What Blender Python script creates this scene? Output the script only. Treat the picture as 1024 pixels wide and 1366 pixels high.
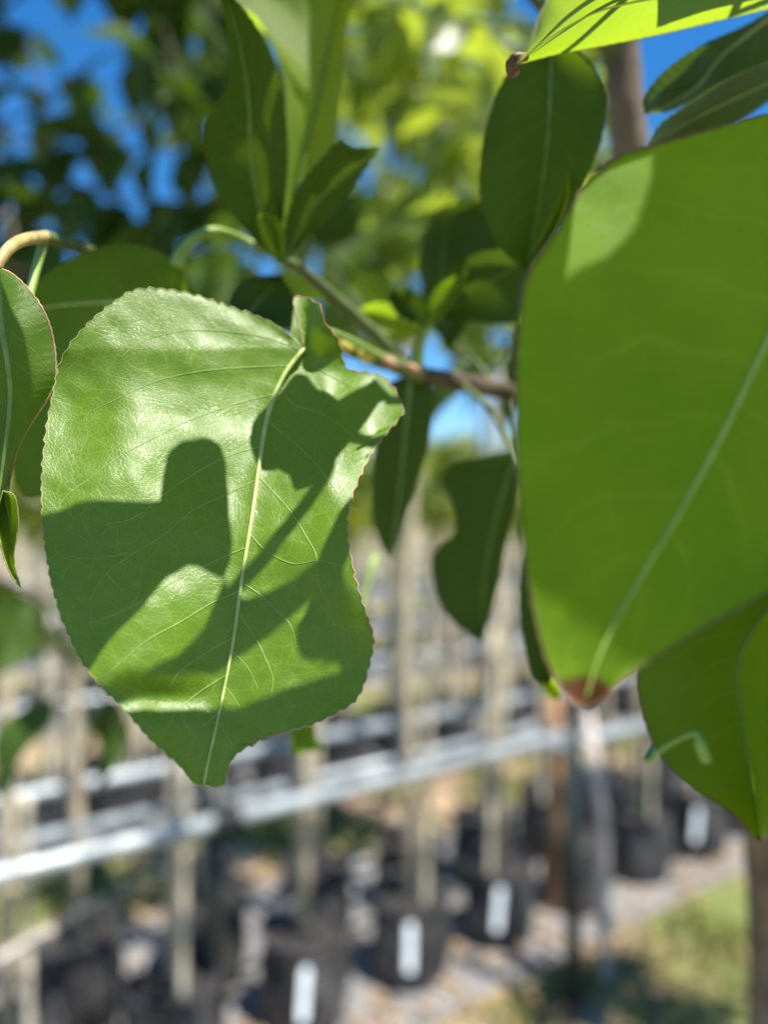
import bpy, bmesh, math, random
from mathutils import Vector, Matrix, noise

for o in list(bpy.data.objects):
    bpy.data.objects.remove(o, do_unlink=True)
scene = bpy.context.scene
COL = scene.collection

# ------------------------------------------------------------------ camera
CAM_H = 1.47
FPX = 1026.0                       # focal length in photo pixels (photo is 1024 x 1366)
cam_data = bpy.data.cameras.new('camera')
cam_data.sensor_fit = 'VERTICAL'
cam_data.sensor_height = 36.0
cam_data.lens = FPX / 1366.0 * 36.0
cam_data.clip_start = 0.005
cam_data.clip_end = 2000.0
cam_data.dof.use_dof = True
cam_data.dof.focus_distance = 0.150
cam_data.dof.aperture_fstop = cam_data.lens / 4.7
cam = bpy.data.objects.new('camera', cam_data)
COL.objects.link(cam)
cam.location = (0, 0, CAM_H)
cam.rotation_euler = (math.radians(90), 0, 0)
scene.camera = cam

# ------------------------------------------------------------------ sky and sun
SUN = Vector((0.30, -0.25, 0.92)).normalized()        # from the scene towards the sun
world = bpy.data.worlds.new('World')
scene.world = world
world.use_nodes = True
wn = world.node_tree
sky = wn.nodes.new('ShaderNodeTexSky')
sky.sky_type = 'NISHITA'
sky.sun_disc = False
sky.sun_elevation = math.asin(SUN.z)
sky.sun_rotation = math.atan2(SUN.x, SUN.y)
sky.altitude = 200
sky.air_density = 1.0
sky.dust_density = 0.0
sky.ozone_density = 5.0
bg = wn.nodes['Background']
bg.inputs['Strength'].default_value = 0.092
hs = wn.nodes.new('ShaderNodeHueSaturation')       # camera-like colour rendering of a clear sky
hs.inputs['Saturation'].default_value = 1.30
wn.links.new(sky.outputs['Color'], hs.inputs['Color'])
wn.links.new(hs.outputs['Color'], bg.inputs['Color'])
sun_d = bpy.data.lights.new('sun', 'SUN')
sun_d.energy = 5.0
sun_d.angle = math.radians(0.5)
sun_d.color = (1.0, 0.95, 0.86)
sun = bpy.data.objects.new('sun', sun_d)
COL.objects.link(sun)
sun.rotation_euler = SUN.to_track_quat('Z', 'Y').to_euler()
sun.location = (0, 0, 20)

scene.view_settings.view_transform = 'Standard'
scene.view_settings.look = 'None'
scene.view_settings.gamma = 1.0
scene.view_settings.exposure = 1.15
scene.render.engine = 'CYCLES'
scene.cycles.use_denoising = True
scene.cycles.max_bounces = 7
scene.cycles.diffuse_bounces = 3
scene.cycles.transmission_bounces = 4
scene.cycles.sample_clamp_indirect = 8.0

# ------------------------------------------------------------------ helpers
def at(px, py, d):
    return Vector(((px - 512) / FPX * d, d, CAM_H - (py - 683) / FPX * d))

def to_px(p):
    return (512 + p.x / p.y * FPX, 683 - (p.z - CAM_H) / p.y * FPX)

def tag(o, label=None, cat=None, group=None, kind=None):
    if label: o['label'] = label
    if cat: o['category'] = cat
    if group: o['group'] = group
    if kind: o['kind'] = kind
    return o

def empty(name, loc, label, cat, group=None):
    o = bpy.data.objects.new(name, None)
    o.empty_display_size = 0.1
    COL.objects.link(o)
    o.location = loc
    return tag(o, label, cat, group)

def wloc(o):
    v = o.location.copy()
    while o.parent:
        o = o.parent
        v += o.location
    return v

def obj(name, mesh, mat, parent=None, loc=None):
    """link mesh; loc is a WORLD position (parents are never rotated)"""
    o = bpy.data.objects.new(name, mesh)
    COL.objects.link(o)
    if mat and not mesh.materials:
        mesh.materials.append(mat)
    loc = Vector(loc) if loc is not None else (wloc(parent) if parent else Vector())
    if parent:
        o.parent = parent
        o.location = loc - wloc(parent)
    else:
        o.location = loc
    return o

def mesh_from(name, verts, faces, uvs=None, smooth=True, origin=None):
    me = bpy.data.meshes.new(name)
    if origin is not None:
        verts = [(v[0] - origin[0], v[1] - origin[1], v[2] - origin[2]) for v in verts]
    me.from_pydata([tuple(v) for v in verts], [], faces)
    if uvs is not None:
        uvl = me.uv_layers.new(name='UVMap')
        for lp in me.loops:
            uvl.data[lp.index].uv = uvs[lp.vertex_index]
    if smooth:
        me.polygons.foreach_set('use_smooth', [True] * len(me.polygons))
    me.update()
    return me

def resample(pts, n):
    pts = [Vector(p) for p in pts]
    acc = [0.0]
    for a, b in zip(pts, pts[1:]):
        acc.append(acc[-1] + (b - a).length)
    out, k = [], 0
    for i in range(n + 1):
        t = acc[-1] * i / n
        while k < len(pts) - 2 and acc[k + 1] < t:
            k += 1
        L = acc[k + 1] - acc[k]
        f = (t - acc[k]) / L if L > 0 else 0
        out.append(pts[k].lerp(pts[k + 1], min(1, max(0, f))))
    return out

def smooth_path(pts, sub=6):
    """Catmull-Rom through the points"""
    pts = [Vector(p) for p in pts]
    if len(pts) < 3:
        return resample(pts, sub)
    P = [pts[0] * 2 - pts[1]] + pts + [pts[-1] * 2 - pts[-2]]
    out = []
    for i in range(1, len(P) - 2):
        p0, p1, p2, p3 = P[i - 1], P[i], P[i + 1], P[i + 2]
        for k in range(sub):
            t = k / sub
            out.append(0.5 * ((2 * p1) + (p2 - p0) * t + (2 * p0 - 5 * p1 + 4 * p2 - p3) * t * t
                              + (3 * p1 - p0 - 3 * p2 + p3) * t ** 3))
    out.append(pts[-1])
    return out

def tube_data(path, radii, seg=8, cap=True, wob=0.0):
    n = len(path)
    verts, faces = [], []
    T = []
    for i in range(n):
        a = path[max(0, i - 1)]; b = path[min(n - 1, i + 1)]
        t = (b - a)
        T.append(t.normalized() if t.length > 0 else Vector((0, 0, 1)))
    up = Vector((0, 0, 1)) if abs(T[0].z) < 0.9 else Vector((1, 0, 0))
    N = T[0].cross(up).normalized()
    for i in range(n):
        N = (N - T[i] * N.dot(T[i]))
        N = N.normalized() if N.length > 1e-9 else T[i].orthogonal().normalized()
        B = T[i].cross(N)
        r = radii[i] if hasattr(radii, '__len__') else radii
        for k in range(seg):
            a = 2 * math.pi * k / seg
            rr = r * (1 + wob * noise.noise(path[i] * (2.0 / max(r, 1e-4)) + Vector((k, 0, 0))))
            verts.append(path[i] + (N * math.cos(a) + B * math.sin(a)) * rr)
    for i in range(n - 1):
        for k in range(seg):
            a = i * seg + k; b = i * seg + (k + 1) % seg
            faces.append((a, b, b + seg, a + seg))
    if cap:
        faces.append(tuple(range(seg))[::-1])
        faces.append(tuple(range((n - 1) * seg, n * seg)))
    return verts, faces

def tube(name, path, radii, mat, parent=None, seg=8, wob=0.0):
    path = [Vector(p) for p in path]
    v, f = tube_data(path, radii, seg, True, wob)
    o0 = path[0]
    return obj(name, mesh_from(name, v, f, origin=o0), mat, parent, o0)

def lin(a, b, n):
    return [a + (b - a) * i / (n - 1) for i in range(n)]

# ------------------------------------------------------------------ materials
def new_mat(name):
    m = bpy.data.materials.new(name)
    m.use_nodes = True
    nt = m.node_tree
    for n in list(nt.nodes):
        nt.nodes.remove(n)
    out = nt.nodes.new('ShaderNodeOutputMaterial')
    return m, nt, out

class NB:
    def __init__(s, nt): s.nt = nt
    def n(s, t, **kw):
        nd = s.nt.nodes.new(t)
        for k, v in kw.items():
            setattr(nd, k, v)
        return nd
    def l(s, a, b): s.nt.links.new(a, b)
    def math(s, op, a, b=None, c=None, clamp=False):
        nd = s.n('ShaderNodeMath', operation=op, use_clamp=clamp)
        for i, x in enumerate((a, b, c)):
            if x is None: continue
            if isinstance(x, (int, float)): nd.inputs[i].default_value = x
            else: s.l(x, nd.inputs[i])
        return nd.outputs[0]
    def mix(s, f, a, b, blend='MIX'):
        nd = s.n('ShaderNodeMix', data_type='RGBA', blend_type=blend)
        for i, x in ((0, f), (6, a), (7, b)):
            if isinstance(x, (int, float)): nd.inputs[i].default_value = x
            elif isinstance(x, tuple): nd.inputs[i].default_value = (*x, 1) if len(x) == 3 else x
            else: s.l(x, nd.inputs[i])
        return nd.outputs[2]
    def noise(s, vec, scale, detail=4, rough=0.55):
        nd = s.n('ShaderNodeTexNoise')
        nd.inputs['Scale'].default_value = scale
        nd.inputs['Detail'].default_value = detail
        nd.inputs['Roughness'].default_value = rough
        if vec: s.l(vec, nd.inputs['Vector'])
        return nd.outputs['Fac']
    def ramp(s, fac, stops):
        nd = s.n('ShaderNodeValToRGB')
        el = nd.color_ramp.elements
        while len(el) < len(stops): el.new(0.5)
        for e, (p, c) in zip(el, stops):
            e.position = p
            e.color = (*c, 1) if len(c) == 3 else c
        s.l(fac, nd.inputs[0])
        return nd.outputs[0]
    def step(s, x, a, b):
        nd = s.n('ShaderNodeMapRange', interpolation_type='SMOOTHSTEP')
        nd.inputs['From Min'].default_value = a
        nd.inputs['From Max'].default_value = b
        s.l(x, nd.inputs['Value'])
        return nd.outputs[0]

def leaf_mat(name, base, trans, rough, tfac, spec=0.5, veins=True, cell=900.0, bump=0.25, nveins=9.0, tip=True, coat=0.0, tipv=0.975, netc=0.30, lump=0.0, tert=0.0):
    m, nt, out = new_mat(name)
    b = NB(nt)
    tc = b.n('ShaderNodeTexCoord')
    oi = b.n('ShaderNodeObjectInfo')
    big = b.noise(tc.outputs['Object'], 38.0, 4)
    mid = b.noise(tc.outputs['Object'], 260.0, 3)
    col = b.mix(b.step(big, 0.3, 0.7), tuple(c * 0.80 for c in base), tuple(min(1, c * 1.22) for c in base))
    col = b.mix(b.math('MULTIPLY', b.step(mid, 0.35, 0.75), 0.30), col, (base[0] * 1.6, base[1] * 1.25, base[2]))
    # small difference from leaf to leaf
    col = b.mix(b.math('MULTIPLY', oi.outputs['Random'], 0.35), col, (base[0] * 1.5, base[1] * 1.12, base[2] * 0.8))
    vo = b.n('ShaderNodeTexVoronoi', feature='DISTANCE_TO_EDGE')
    vo.inputs['Scale'].default_value = cell
    dist = b.n('ShaderNodeTexNoise'); dist.inputs['Scale'].default_value = cell * 0.5
    b.l(tc.outputs['Object'], dist.inputs['Vector'])
    va = b.n('ShaderNodeVectorMath', operation='SCALE'); va.inputs['Scale'].default_value = 0.6 / cell
    b.l(dist.outputs['Color'], va.inputs[0])
    vs = b.n('ShaderNodeVectorMath', operation='ADD')
    b.l(tc.outputs['Object'], vs.inputs[0]); b.l(va.outputs[0], vs.inputs[1])
    b.l(vs.outputs[0], vo.inputs['Vector'])
    net = b.step(vo.outputs['Distance'], 0.0, 0.10)           # 0 on the fine veins
    height = b.math('MULTIPLY', net, 1.0)
    col = b.mix(b.math('MULTIPLY', b.math('SUBTRACT', 1.0, net), netc), col, (base[0] * 2.0, base[1] * 1.55, base[2] * 1.4))
    if tert:
        v3 = b.n('ShaderNodeTexVoronoi', feature='DISTANCE_TO_EDGE'); v3.inputs['Scale'].default_value = 240.0
        b.l(vs.outputs[0], v3.inputs['Vector'])
        t3 = b.math('SUBTRACT', 1.0, b.step(v3.outputs['Distance'], 0.0, 0.035))
        col = b.mix(b.math('MULTIPLY', t3, tert), col, (base[0] * 2.6 + .01, base[1] * 1.9 + .01, base[2] * 2 + .004))
        height = b.math('SUBTRACT', height, b.math('MULTIPLY', t3, 0.45))
    if lump:
        height = b.math('ADD', height, b.math('MULTIPLY', b.noise(tc.outputs['Object'], 420.0, 4), lump))
    uv = b.n('ShaderNodeUVMap')
    sx = b.n('ShaderNodeSeparateXYZ'); b.l(uv.outputs[0], sx.inputs[0])
    s_abs = b.math('ABSOLUTE', b.math('SUBTRACT', b.math('MULTIPLY', sx.outputs[0], 2.0), 1.0))
    if veins:
        wv = b.math('MULTIPLY', b.math('SUBTRACT', b.noise(tc.outputs['Object'], 60.0, 2), 0.5), 0.10)
        ph = b.math('ADD', b.math('SUBTRACT', sx.outputs[1], b.math('MULTIPLY', b.math('POWER', s_abs, 1.3), 0.22)), wv)
        side = b.math('GREATER_THAN', sx.outputs[0], 0.5)
        ph = b.math('ADD', b.math('MULTIPLY', ph, nveins), b.math('MULTIPLY', side, 0.43))
        fr = b.math('ABSOLUTE', b.math('SUBTRACT', b.math('FRACT', ph), 0.5))
        line = b.math('SUBTRACT', 1.0, b.step(fr, 0.0, 0.05))
        line = b.math('MULTIPLY', line, b.math('SUBTRACT', 1.0, b.step(s_abs, 0.55, 0.97)))
        col = b.mix(b.math('MULTIPLY', line, 0.5), col, (base[0] * 3.0 + .02, base[1] * 1.9 + .02, base[2] * 2 + .01))
        height = b.math('SUBTRACT', height, b.math('MULTIPLY', line, 2.0))
    if tip:
        te = b.math('ADD', b.step(sx.outputs[1], tipv, tipv + 0.018), b.math('MULTIPLY', b.step(s_abs, 0.975, 0.995), 0.55), clamp=True)
        col = b.mix(te, col, (0.10, 0.04, 0.018))
    pr = b.n('ShaderNodeBsdfPrincipled')
    b.l(col, pr.inputs['Base Color'])
    rn = b.math('ADD', b.math('MULTIPLY', b.math('SUBTRACT', mid, 0.5), 0.35), rough)
    b.l(rn, pr.inputs['Roughness'])
    pr.inputs['Specular IOR Level'].default_value = spec
    if coat:
        pr.inputs['Coat Weight'].default_value = coat
        pr.inputs['Coat Roughness'].default_value = 0.3
    bp = b.n('ShaderNodeBump'); bp.inputs['Strength'].default_value = bump
    bp.inputs['Distance'].default_value = 0.00035 * 900.0 / cell
    b.l(height, bp.inputs['Height']); b.l(bp.outputs[0], pr.inputs['Normal'])
    tr = b.n('ShaderNodeBsdfTranslucent')
    tcol = b.mix(b.math('MULTIPLY', b.math('SUBTRACT', 1.0, net), 0.35), trans, (trans[0] * .6, trans[1] * .6, trans[2] * .5))
    tcol = b.mix(b.step(big, 0.25, 0.75), tcol, (trans[0] * 1.25, trans[1] * 1.08, trans[2] * 0.8))
    if tip:
        tcol = b.mix(te, tcol, (0.10, 0.035, 0.012))
    b.l(tcol, tr.inputs['Color'])
    mx = b.n('ShaderNodeMixShader'); mx.inputs[0].default_value = tfac
    b.l(pr.outputs[0], mx.inputs[1]); b.l(tr.outputs[0], mx.inputs[2])
    b.l(mx.outputs[0], out.inputs['Surface'])
    return m

def plain(name, c, rough=0.6, spec=0.4, var=0.25, scale=30.0, metal=0.0, bump=0.0, bscale=200.0, c2=None, stretch=None):
    m, nt, out = new_mat(name)
    b = NB(nt)
    tc = b.n('ShaderNodeTexCoord')
    vec = tc.outputs['Object']
    if stretch:
        mp = b.n('ShaderNodeMapping'); mp.inputs['Scale'].default_value = stretch
        b.l(vec, mp.inputs['Vector']); vec = mp.outputs[0]
    f = b.noise(vec, scale, 5)
    c2 = c2 or tuple(min(1, x * (1 + var)) for x in c)
    col = b.mix(b.step(f, 0.3, 0.7), tuple(x * (1 - var) for x in c), c2)
    oi = b.n('ShaderNodeObjectInfo')
    col = b.mix(b.math('MULTIPLY', oi.outputs['Random'], 0.25), col, tuple(x * 0.7 for x in c))
    pr = b.n('ShaderNodeBsdfPrincipled')
    b.l(col, pr.inputs['Base Color'])
    pr.inputs['Roughness'].default_value = rough
    pr.inputs['Specular IOR Level'].default_value = spec
    pr.inputs['Metallic'].default_value = metal
    if bump:
        bp = b.n('ShaderNodeBump'); bp.inputs['Strength'].default_value = bump
        bp.inputs['Distance'].default_value = 0.6 / bscale
        b.l(b.noise(vec, bscale, 4), bp.inputs['Height']); b.l(bp.outputs[0], pr.inputs['Normal'])
    b.l(pr.outputs[0], out.inputs['Surface'])
    return m

def crown_mat(name, base, trans, rough, tfac, spec, scale):
    m, nt, out = new_mat(name)
    b = NB(nt)
    tc = b.n('ShaderNodeTexCoord')
    f = b.noise(tc.outputs['Object'], scale, 2)
    pr = b.n('ShaderNodeBsdfPrincipled')
    b.l(b.mix(b.step(f, 0.3, 0.7), tuple(c * 0.75 for c in base), tuple(c * 1.3 for c in base)), pr.inputs['Base Color'])
    pr.inputs['Roughness'].default_value = rough
    pr.inputs['Specular IOR Level'].default_value = spec
    tr = b.n('ShaderNodeBsdfTranslucent')
    b.l(b.mix(b.step(f, 0.3, 0.7), tuple(c * 0.8 for c in trans), (trans[0] * 1.3, trans[1] * 1.15, trans[2])), tr.inputs['Color'])
    mx = b.n('ShaderNodeMixShader'); mx.inputs[0].default_value = tfac
    b.l(pr.outputs[0], mx.inputs[1]); b.l(tr.outputs[0], mx.inputs[2])
    b.l(mx.outputs[0], out.inputs['Surface'])
    return m

M = {}
M['leaf_main'] = leaf_mat('leaf_glossy', (0.066, 0.146, 0.002), (0.24, 0.48, 0.002), 0.43, 0.22, spec=0.50, veins=False, cell=1250.0, bump=0.17, tip=False, netc=0.6, lump=0.5, tert=0.42)
M['leaf'] = leaf_mat('leaf_green', (0.052, 0.108, 0.010), (0.22, 0.42, 0.008), 0.52, 0.34, spec=0.30, veins=True, cell=900.0, bump=0.2)
M['leaf_dark'] = leaf_mat('leaf_deep_shade', (0.032, 0.070, 0.012), (0.09, 0.18, 0.010), 0.6, 0.26, spec=0.16, veins=True, cell=900.0, bump=0.2)  # dark copy of the leaf green, shade put into the colour
M['leaf_pale'] = leaf_mat('leaf_sunlit_green', (0.090, 0.150, 0.024), (0.36, 0.56, 0.02), 0.5, 0.50, spec=0.4, veins=True, cell=900.0, bump=0.2)  # light copy of the leaf green, sunlight put into the colour
M['leaf_big'] = leaf_mat('leaf_broad', (0.075, 0.155, 0.012), (0.36, 0.68, 0.006), 0.6, 0.44, spec=0.08, veins=True, tipv=0.945, netc=0.45, tert=0.4, cell=900.0, bump=0.2)
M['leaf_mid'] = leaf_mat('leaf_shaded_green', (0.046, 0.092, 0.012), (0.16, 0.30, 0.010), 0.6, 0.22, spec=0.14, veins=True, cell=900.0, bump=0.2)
M['leaf_crown'] = crown_mat('leaf_crown', (0.080, 0.125, 0.018), (0.46, 0.58, 0.04), 0.40, 0.52, 0.5, 9.0)
M['leaf_far'] = crown_mat('leaf_far', (0.085, 0.125, 0.030), (0.30, 0.38, 0.05), 0.55, 0.42, 0.3, 2.0)
M['midrib'] = plain('midrib_pale_green', (0.42, 0.50, 0.16), 0.45, 0.4, 0.15, 300)
M['midrib_green'] = plain('midrib_green', (0.15, 0.26, 0.06), 0.5, 0.4, 0.15, 300)
M['midrib_soft'] = plain('midrib_yellow_green', (0.34, 0.46, 0.10), 0.7, 0.1, 0.15, 300)
M['vein'] = plain('vein_pale_green', (0.24, 0.36, 0.085), 0.5, 0.35, 0.15, 300)
M['margin'] = plain('leaf_margin_tan', (0.30, 0.27, 0.10), 0.6, 0.3, 0.4, 220, c2=(0.34, 0.42, 0.12))
M['margin_dark'] = plain('leaf_margin_brown', (0.17, 0.10, 0.045), 0.6, 0.3, 0.4, 220)
M['margin_pink'] = plain('leaf_margin_rosy', (0.42, 0.27, 0.15), 0.6, 0.3, 0.3, 220)
M['petiole'] = plain('petiole_green', (0.22, 0.34, 0.07), 0.5, 0.4, 0.25, 90)
M['petiole_tan'] = plain('petiole_tan', (0.40, 0.30, 0.11), 0.5, 0.4, 0.4, 160)
M['shoot'] = plain('green_shoot', (0.085, 0.115, 0.03), 0.55, 0.4, 0.35, 120)
M['twig'] = plain('twig_bark', (0.085, 0.062, 0.038), 0.75, 0.25, 0.45, 140, bump=0.5, bscale=500)
M['bark'] = plain('smooth_bark', (0.14, 0.11, 0.078), 0.8, 0.25, 0.4, 60, bump=0.6, bscale=260, stretch=(1, 1, 0.35))
M['bud'] = plain('bud_scale', (0.36, 0.20, 0.11), 0.5, 0.3, 0.3, 200)
M['bud_yellow'] = plain('bud_yellow', (0.52, 0.46, 0.07), 0.5, 0.3, 0.3, 200)

# ------------------------------------------------------------------ ground
# rows run along U, N points away from the camera across the rows
R0 = Vector((-0.23, 2.21, 0))
U = Vector((0.816, 0.578, 0)).normalized()
N = Vector((-U.y, U.x, 0))
def rowpt(t, off, z=0.0):
    return R0 + U * t + N * off + Vector((0, 0, z))

def ground_mat(name, kind):
    m, nt, out = new_mat(name)
    b = NB(nt)
    tc = b.n('ShaderNodeTexCoord'); v = tc.outputs['Object']
    if kind == 'soil':
        c = b.ramp(b.noise(v, 3.0, 8, 0.65), [(0.30, (0.10, 0.075, 0.055)), (0.48, (0.26, 0.19, 0.13)), (0.62, (0.36, 0.26, 0.17)), (0.8, (0.42, 0.33, 0.24))])
        c = b.mix(b.step(b.noise(v, 42.0, 4), 0.55, 0.68), c, (0.33, 0.19, 0.08))
        g = b.math('MULTIPLY', b.step(b.noise(v, 1.1, 5), 0.44, 0.60), 0.9)
        c = b.mix(g, c, b.ramp(b.noise(v, 24.0, 5), [(0.3, (0.065, 0.11, 0.024)), (0.7, (0.18, 0.22, 0.05))]))
        r, bs = 0.9, 30.0
    else:
        c = b.ramp(b.noise(v, 5.0, 6), [(0.3, (0.10, 0.10, 0.103)), (0.7, (0.24, 0.238, 0.236))])
        w = b.n('ShaderNodeTexWave'); w.inputs['Scale'].default_value = 60.0; w.inputs['Distortion'].default_value = 1.5
        b.l(v, w.inputs['Vector'])
        c = b.mix(b.math('MULTIPLY', w.outputs['Fac'], 0.35), c, (0.28, 0.278, 0.275))
        c = b.mix(b.math('MULTIPLY', b.step(b.noise(v, 9.0, 6), 0.56, 0.68), 0.75), c, (0.26, 0.18, 0.11))
        r, bs = 0.55, 14.0
    pr = b.n('ShaderNodeBsdfPrincipled')
    b.l(c, pr.inputs['Base Color']); pr.inputs['Roughness'].default_value = r
    pr.inputs['Specular IOR Level'].default_value = 0.3
    bp = b.n('ShaderNodeBump'); bp.inputs['Strength'].default_value = 0.5; bp.inputs['Distance'].default_value = 0.02
    b.l(b.noise(v, bs, 6), bp.inputs['Height']); b.l(bp.outputs[0], pr.inputs['Normal'])
    b.l(pr.outputs[0], out.inputs['Surface'])
    return m

M['soil'] = ground_mat('soil_and_grass', 'soil')
M['cloth'] = ground_mat('weed_cloth', 'cloth')

def sheet(name, corners, z, mat, nx, ny, amp):
    a, b_, c, d = [Vector(p) for p in corners]
    vs, fs = [], []
    for j in range(ny + 1):
        for i in range(nx + 1):
            s, t = i / nx, j / ny
            p = (a * (1 - s) + b_ * s) * (1 - t) + (d * (1 - s) + c * s) * t
            vs.append((p.x, p.y, z + amp * (0.5 + 0.5 * noise.noise(Vector((p.x * 3, p.y * 3, 1.7))))))
    for j in range(ny):
        for i in range(nx):
            k = j * (nx + 1) + i
            fs.append((k, k + 1, k + nx + 2, k + nx + 1))
    return tag(obj(name, mesh_from(name, vs, fs), mat), kind='structure')

sheet('ground', [(-900, -300, 0), (900, -300, 0), (900, 1500, 0), (-900, 1500, 0)], 0.0, M['soil'], 8, 8, 0.0)
BLOCKS = [(-0.22, 0.80), (1.38, 2.30), (3.4, 4.6), (5.6, 7.0), (8.4, 11.5)]
for o0, o1 in BLOCKS:
    L0 = -4.5 - o1 * 0.9; L1 = 7 + o1 * 1.6
    sheet('weed_cloth', [rowpt(L0, o0), rowpt(L1, o0), rowpt(L1, o1), rowpt(L0, o1)], 0.004, M['cloth'], 90, 10, 0.014)

# grass, uncountable: one mesh of blades
M['grass'] = plain('grass_blades', (0.16, 0.22, 0.045), 0.6, 0.3, 0.4, 6, c2=(0.32, 0.33, 0.09))
random.seed(5)
gv, gf = [], []
def grass_patch(n, tr, orr):
    for _ in range(n):
        p = rowpt(random.uniform(*tr), random.uniform(*orr))
        if noise.noise(p * 2.3) < -0.12: continue
        h = random.uniform(0.03, 0.09); a = random.uniform(0, 6.283); w = random.uniform(0.003, 0.006)
        dx, dy = math.cos(a) * w, math.sin(a) * w
        lx, ly = random.gauss(0, 0.03), random.gauss(0, 0.03)
        k = len(gv)
        gv.extend([(p.x - dx, p.y - dy, 0), (p.x + dx, p.y + dy, 0), (p.x + lx * .4 + dx * .6, p.y + ly * .4 + dy * .6, h * .6), (p.x + lx, p.y + ly, h)])
        gf.extend([(k, k + 1, k + 2), (k, k + 2, k + 3)])
grass_patch(9000, (-3.5, 7), (0.86, 1.36))
grass_patch(9000, (0.4, 4.5), (-1.3, -0.28))
grass_patch(6000, (-5, 10), (2.35, 3.35))
tag(obj('grass', mesh_from('grass', gv, gf, smooth=False), M['grass']), 'yellow green grass growing in the alleys between the pot rows', 'grass', kind='stuff')
# leaf litter
M['litter'] = plain('dry_leaf', (0.34, 0.19, 0.075), 0.8, 0.2, 0.4, 8, c2=(0.46, 0.33, 0.19))
lv, lf = [], []
for _ in range(3800):
    t = random.uniform(-3, 6)
    off = random.choice([random.gauss(0.84, 0.10), random.gauss(-0.16, 0.10), random.uniform(-0.2, 0.8), random.uniform(-0.7, -0.1)])
    p = rowpt(t, off, 0.022)
    s = random.uniform(0.010, 0.026); a = random.uniform(0, 6.28)
    k = len(lv)
    for q, rr in ((0, 1), (1, .5), (2, 1), (3, .5)):
        lv.append((p.x + math.cos(a + q * 1.571) * s * rr, p.y + math.sin(a + q * 1.571) * s * rr, p.z + random.uniform(0, 0.012)))
    lf.append((k, k + 1, k + 2, k + 3))
tag(obj('leaf_litter', mesh_from('leaf_litter', lv, lf, smooth=False), M['litter']), 'dry orange brown leaves scattered over the weed cloth edges', 'leaf litter', kind='stuff')

# ------------------------------------------------------------------ nursery rows
M['pot'] = plain('black_pot_plastic', (0.028, 0.028, 0.030), 0.5, 0.45, 0.35, 9, bump=0.6, bscale=22, c2=(0.075, 0.073, 0.074))
M['pot_soil'] = plain('potting_soil', (0.036, 0.034, 0.033), 0.95, 0.1, 0.5, 60, bump=0.8, bscale=80)
M['trunk'] = plain('young_trunk', (0.50, 0.41, 0.27), 0.75, 0.25, 0.3, 20, bump=0.4, bscale=90, c2=(0.60, 0.51, 0.36))
M['bamboo'] = plain('bamboo_cane', (0.55, 0.47, 0.33), 0.45, 0.5, 0.25, 12, c2=(0.66, 0.60, 0.46))
M['galv'] = plain('galvanised_pipe', (0.36, 0.41, 0.43), 0.48, 0.5, 0.35, 16, metal=0.35, c2=(0.50, 0.54, 0.56))
M['post'] = plain('dark_green_steel', (0.013, 0.020, 0.018), 0.5, 0.5, 0.3, 15)
M['clamp'] = plain('black_clamp', (0.012, 0.012, 0.013), 0.5, 0.4, 0.2, 15)
M['wood'] = plain('wood_stake', (0.34, 0.19, 0.095), 0.7, 0.3, 0.3, 14, stretch=(1, 1, 0.15))
M['tag'] = plain('white_plastic_tag', (0.80, 0.88, 0.92), 0.3, 0.6, 0.04, 10)
M['tie'] = plain('green_tie_tape', (0.02, 0.20, 0.15), 0.5, 0.4, 0.2, 20)
M['tube'] = plain('pale_cane', (0.52, 0.45, 0.40), 0.5, 0.4, 0.2, 20)

POT_H, POT_R = 0.36, 0.178
def make_pot_mesh(seed):
    prof = [(0.0, 0.0), (0.150, 0.0), (0.164, 0.018), (0.176, 0.08), (0.180, 0.15), (0.177, 0.22), (0.170, 0.29), (0.170, 0.330), (0.176, 0.352),
            (0.180, 0.366), (0.172, 0.370), (0.166, 0.352), (0.163, 0.325)]
    seg = 40
    vs, fs = [], []
    for r, z in prof:
        for k in range(seg):
            a = 2 * math.pi * k / seg
            w = noise.noise(Vector((math.cos(a) * 1.7, math.sin(a) * 1.7, z * 6 + seed * 9.1)))
            w2 = noise.noise(Vector((math.cos(a) * 4.2, math.sin(a) * 4.2, z * 13 + seed * 5.3)))
            rr = r + (0.030 * w + 0.016 * w2) * min(1, z / 0.16) if r > 0 else 0
            vs.append((rr * math.cos(a) * 0.70, rr * math.sin(a) * 0.70, (z + (0.040 * w + 0.02 * w2) * (z / 0.36) ** 2) * 0.70))
    for j in range(len(prof) - 1):
        for k in range(seg):
            a, b = j * seg + k, j * seg + (k + 1) % seg
            fs.append((a, b, b + seg, a + seg))
    return mesh_from('pot', vs, fs)
def make_soil_mesh(seed):
    vs, fs = [(0, 0, 0.232)], []
    seg = 24
    for j in (1, 2, 3, 4):
        for k in range(seg):
            a = 2 * math.pi * k / seg
            r = 0.116 * j / 4
            vs.append((r * math.cos(a), r * math.sin(a), 0.228 + 0.02 * noise.noise(Vector((r * 14 * math.cos(a), r * 14 * math.sin(a), seed)))))
    for k in range(seg):
        fs.append((0, 1 + k, 1 + (k + 1) % seg))
    for j in range(3):
        for k in range(seg):
            a, b = 1 + j * seg + k, 1 + j * seg + (k + 1) % seg
            fs.append((a, a + seg, b + seg, b))
    return mesh_from('potting_soil', vs, fs)
POTS = [make_pot_mesh(i) for i in range(4)]
SOILS = [make_soil_mesh(i) for i in range(3)]

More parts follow.
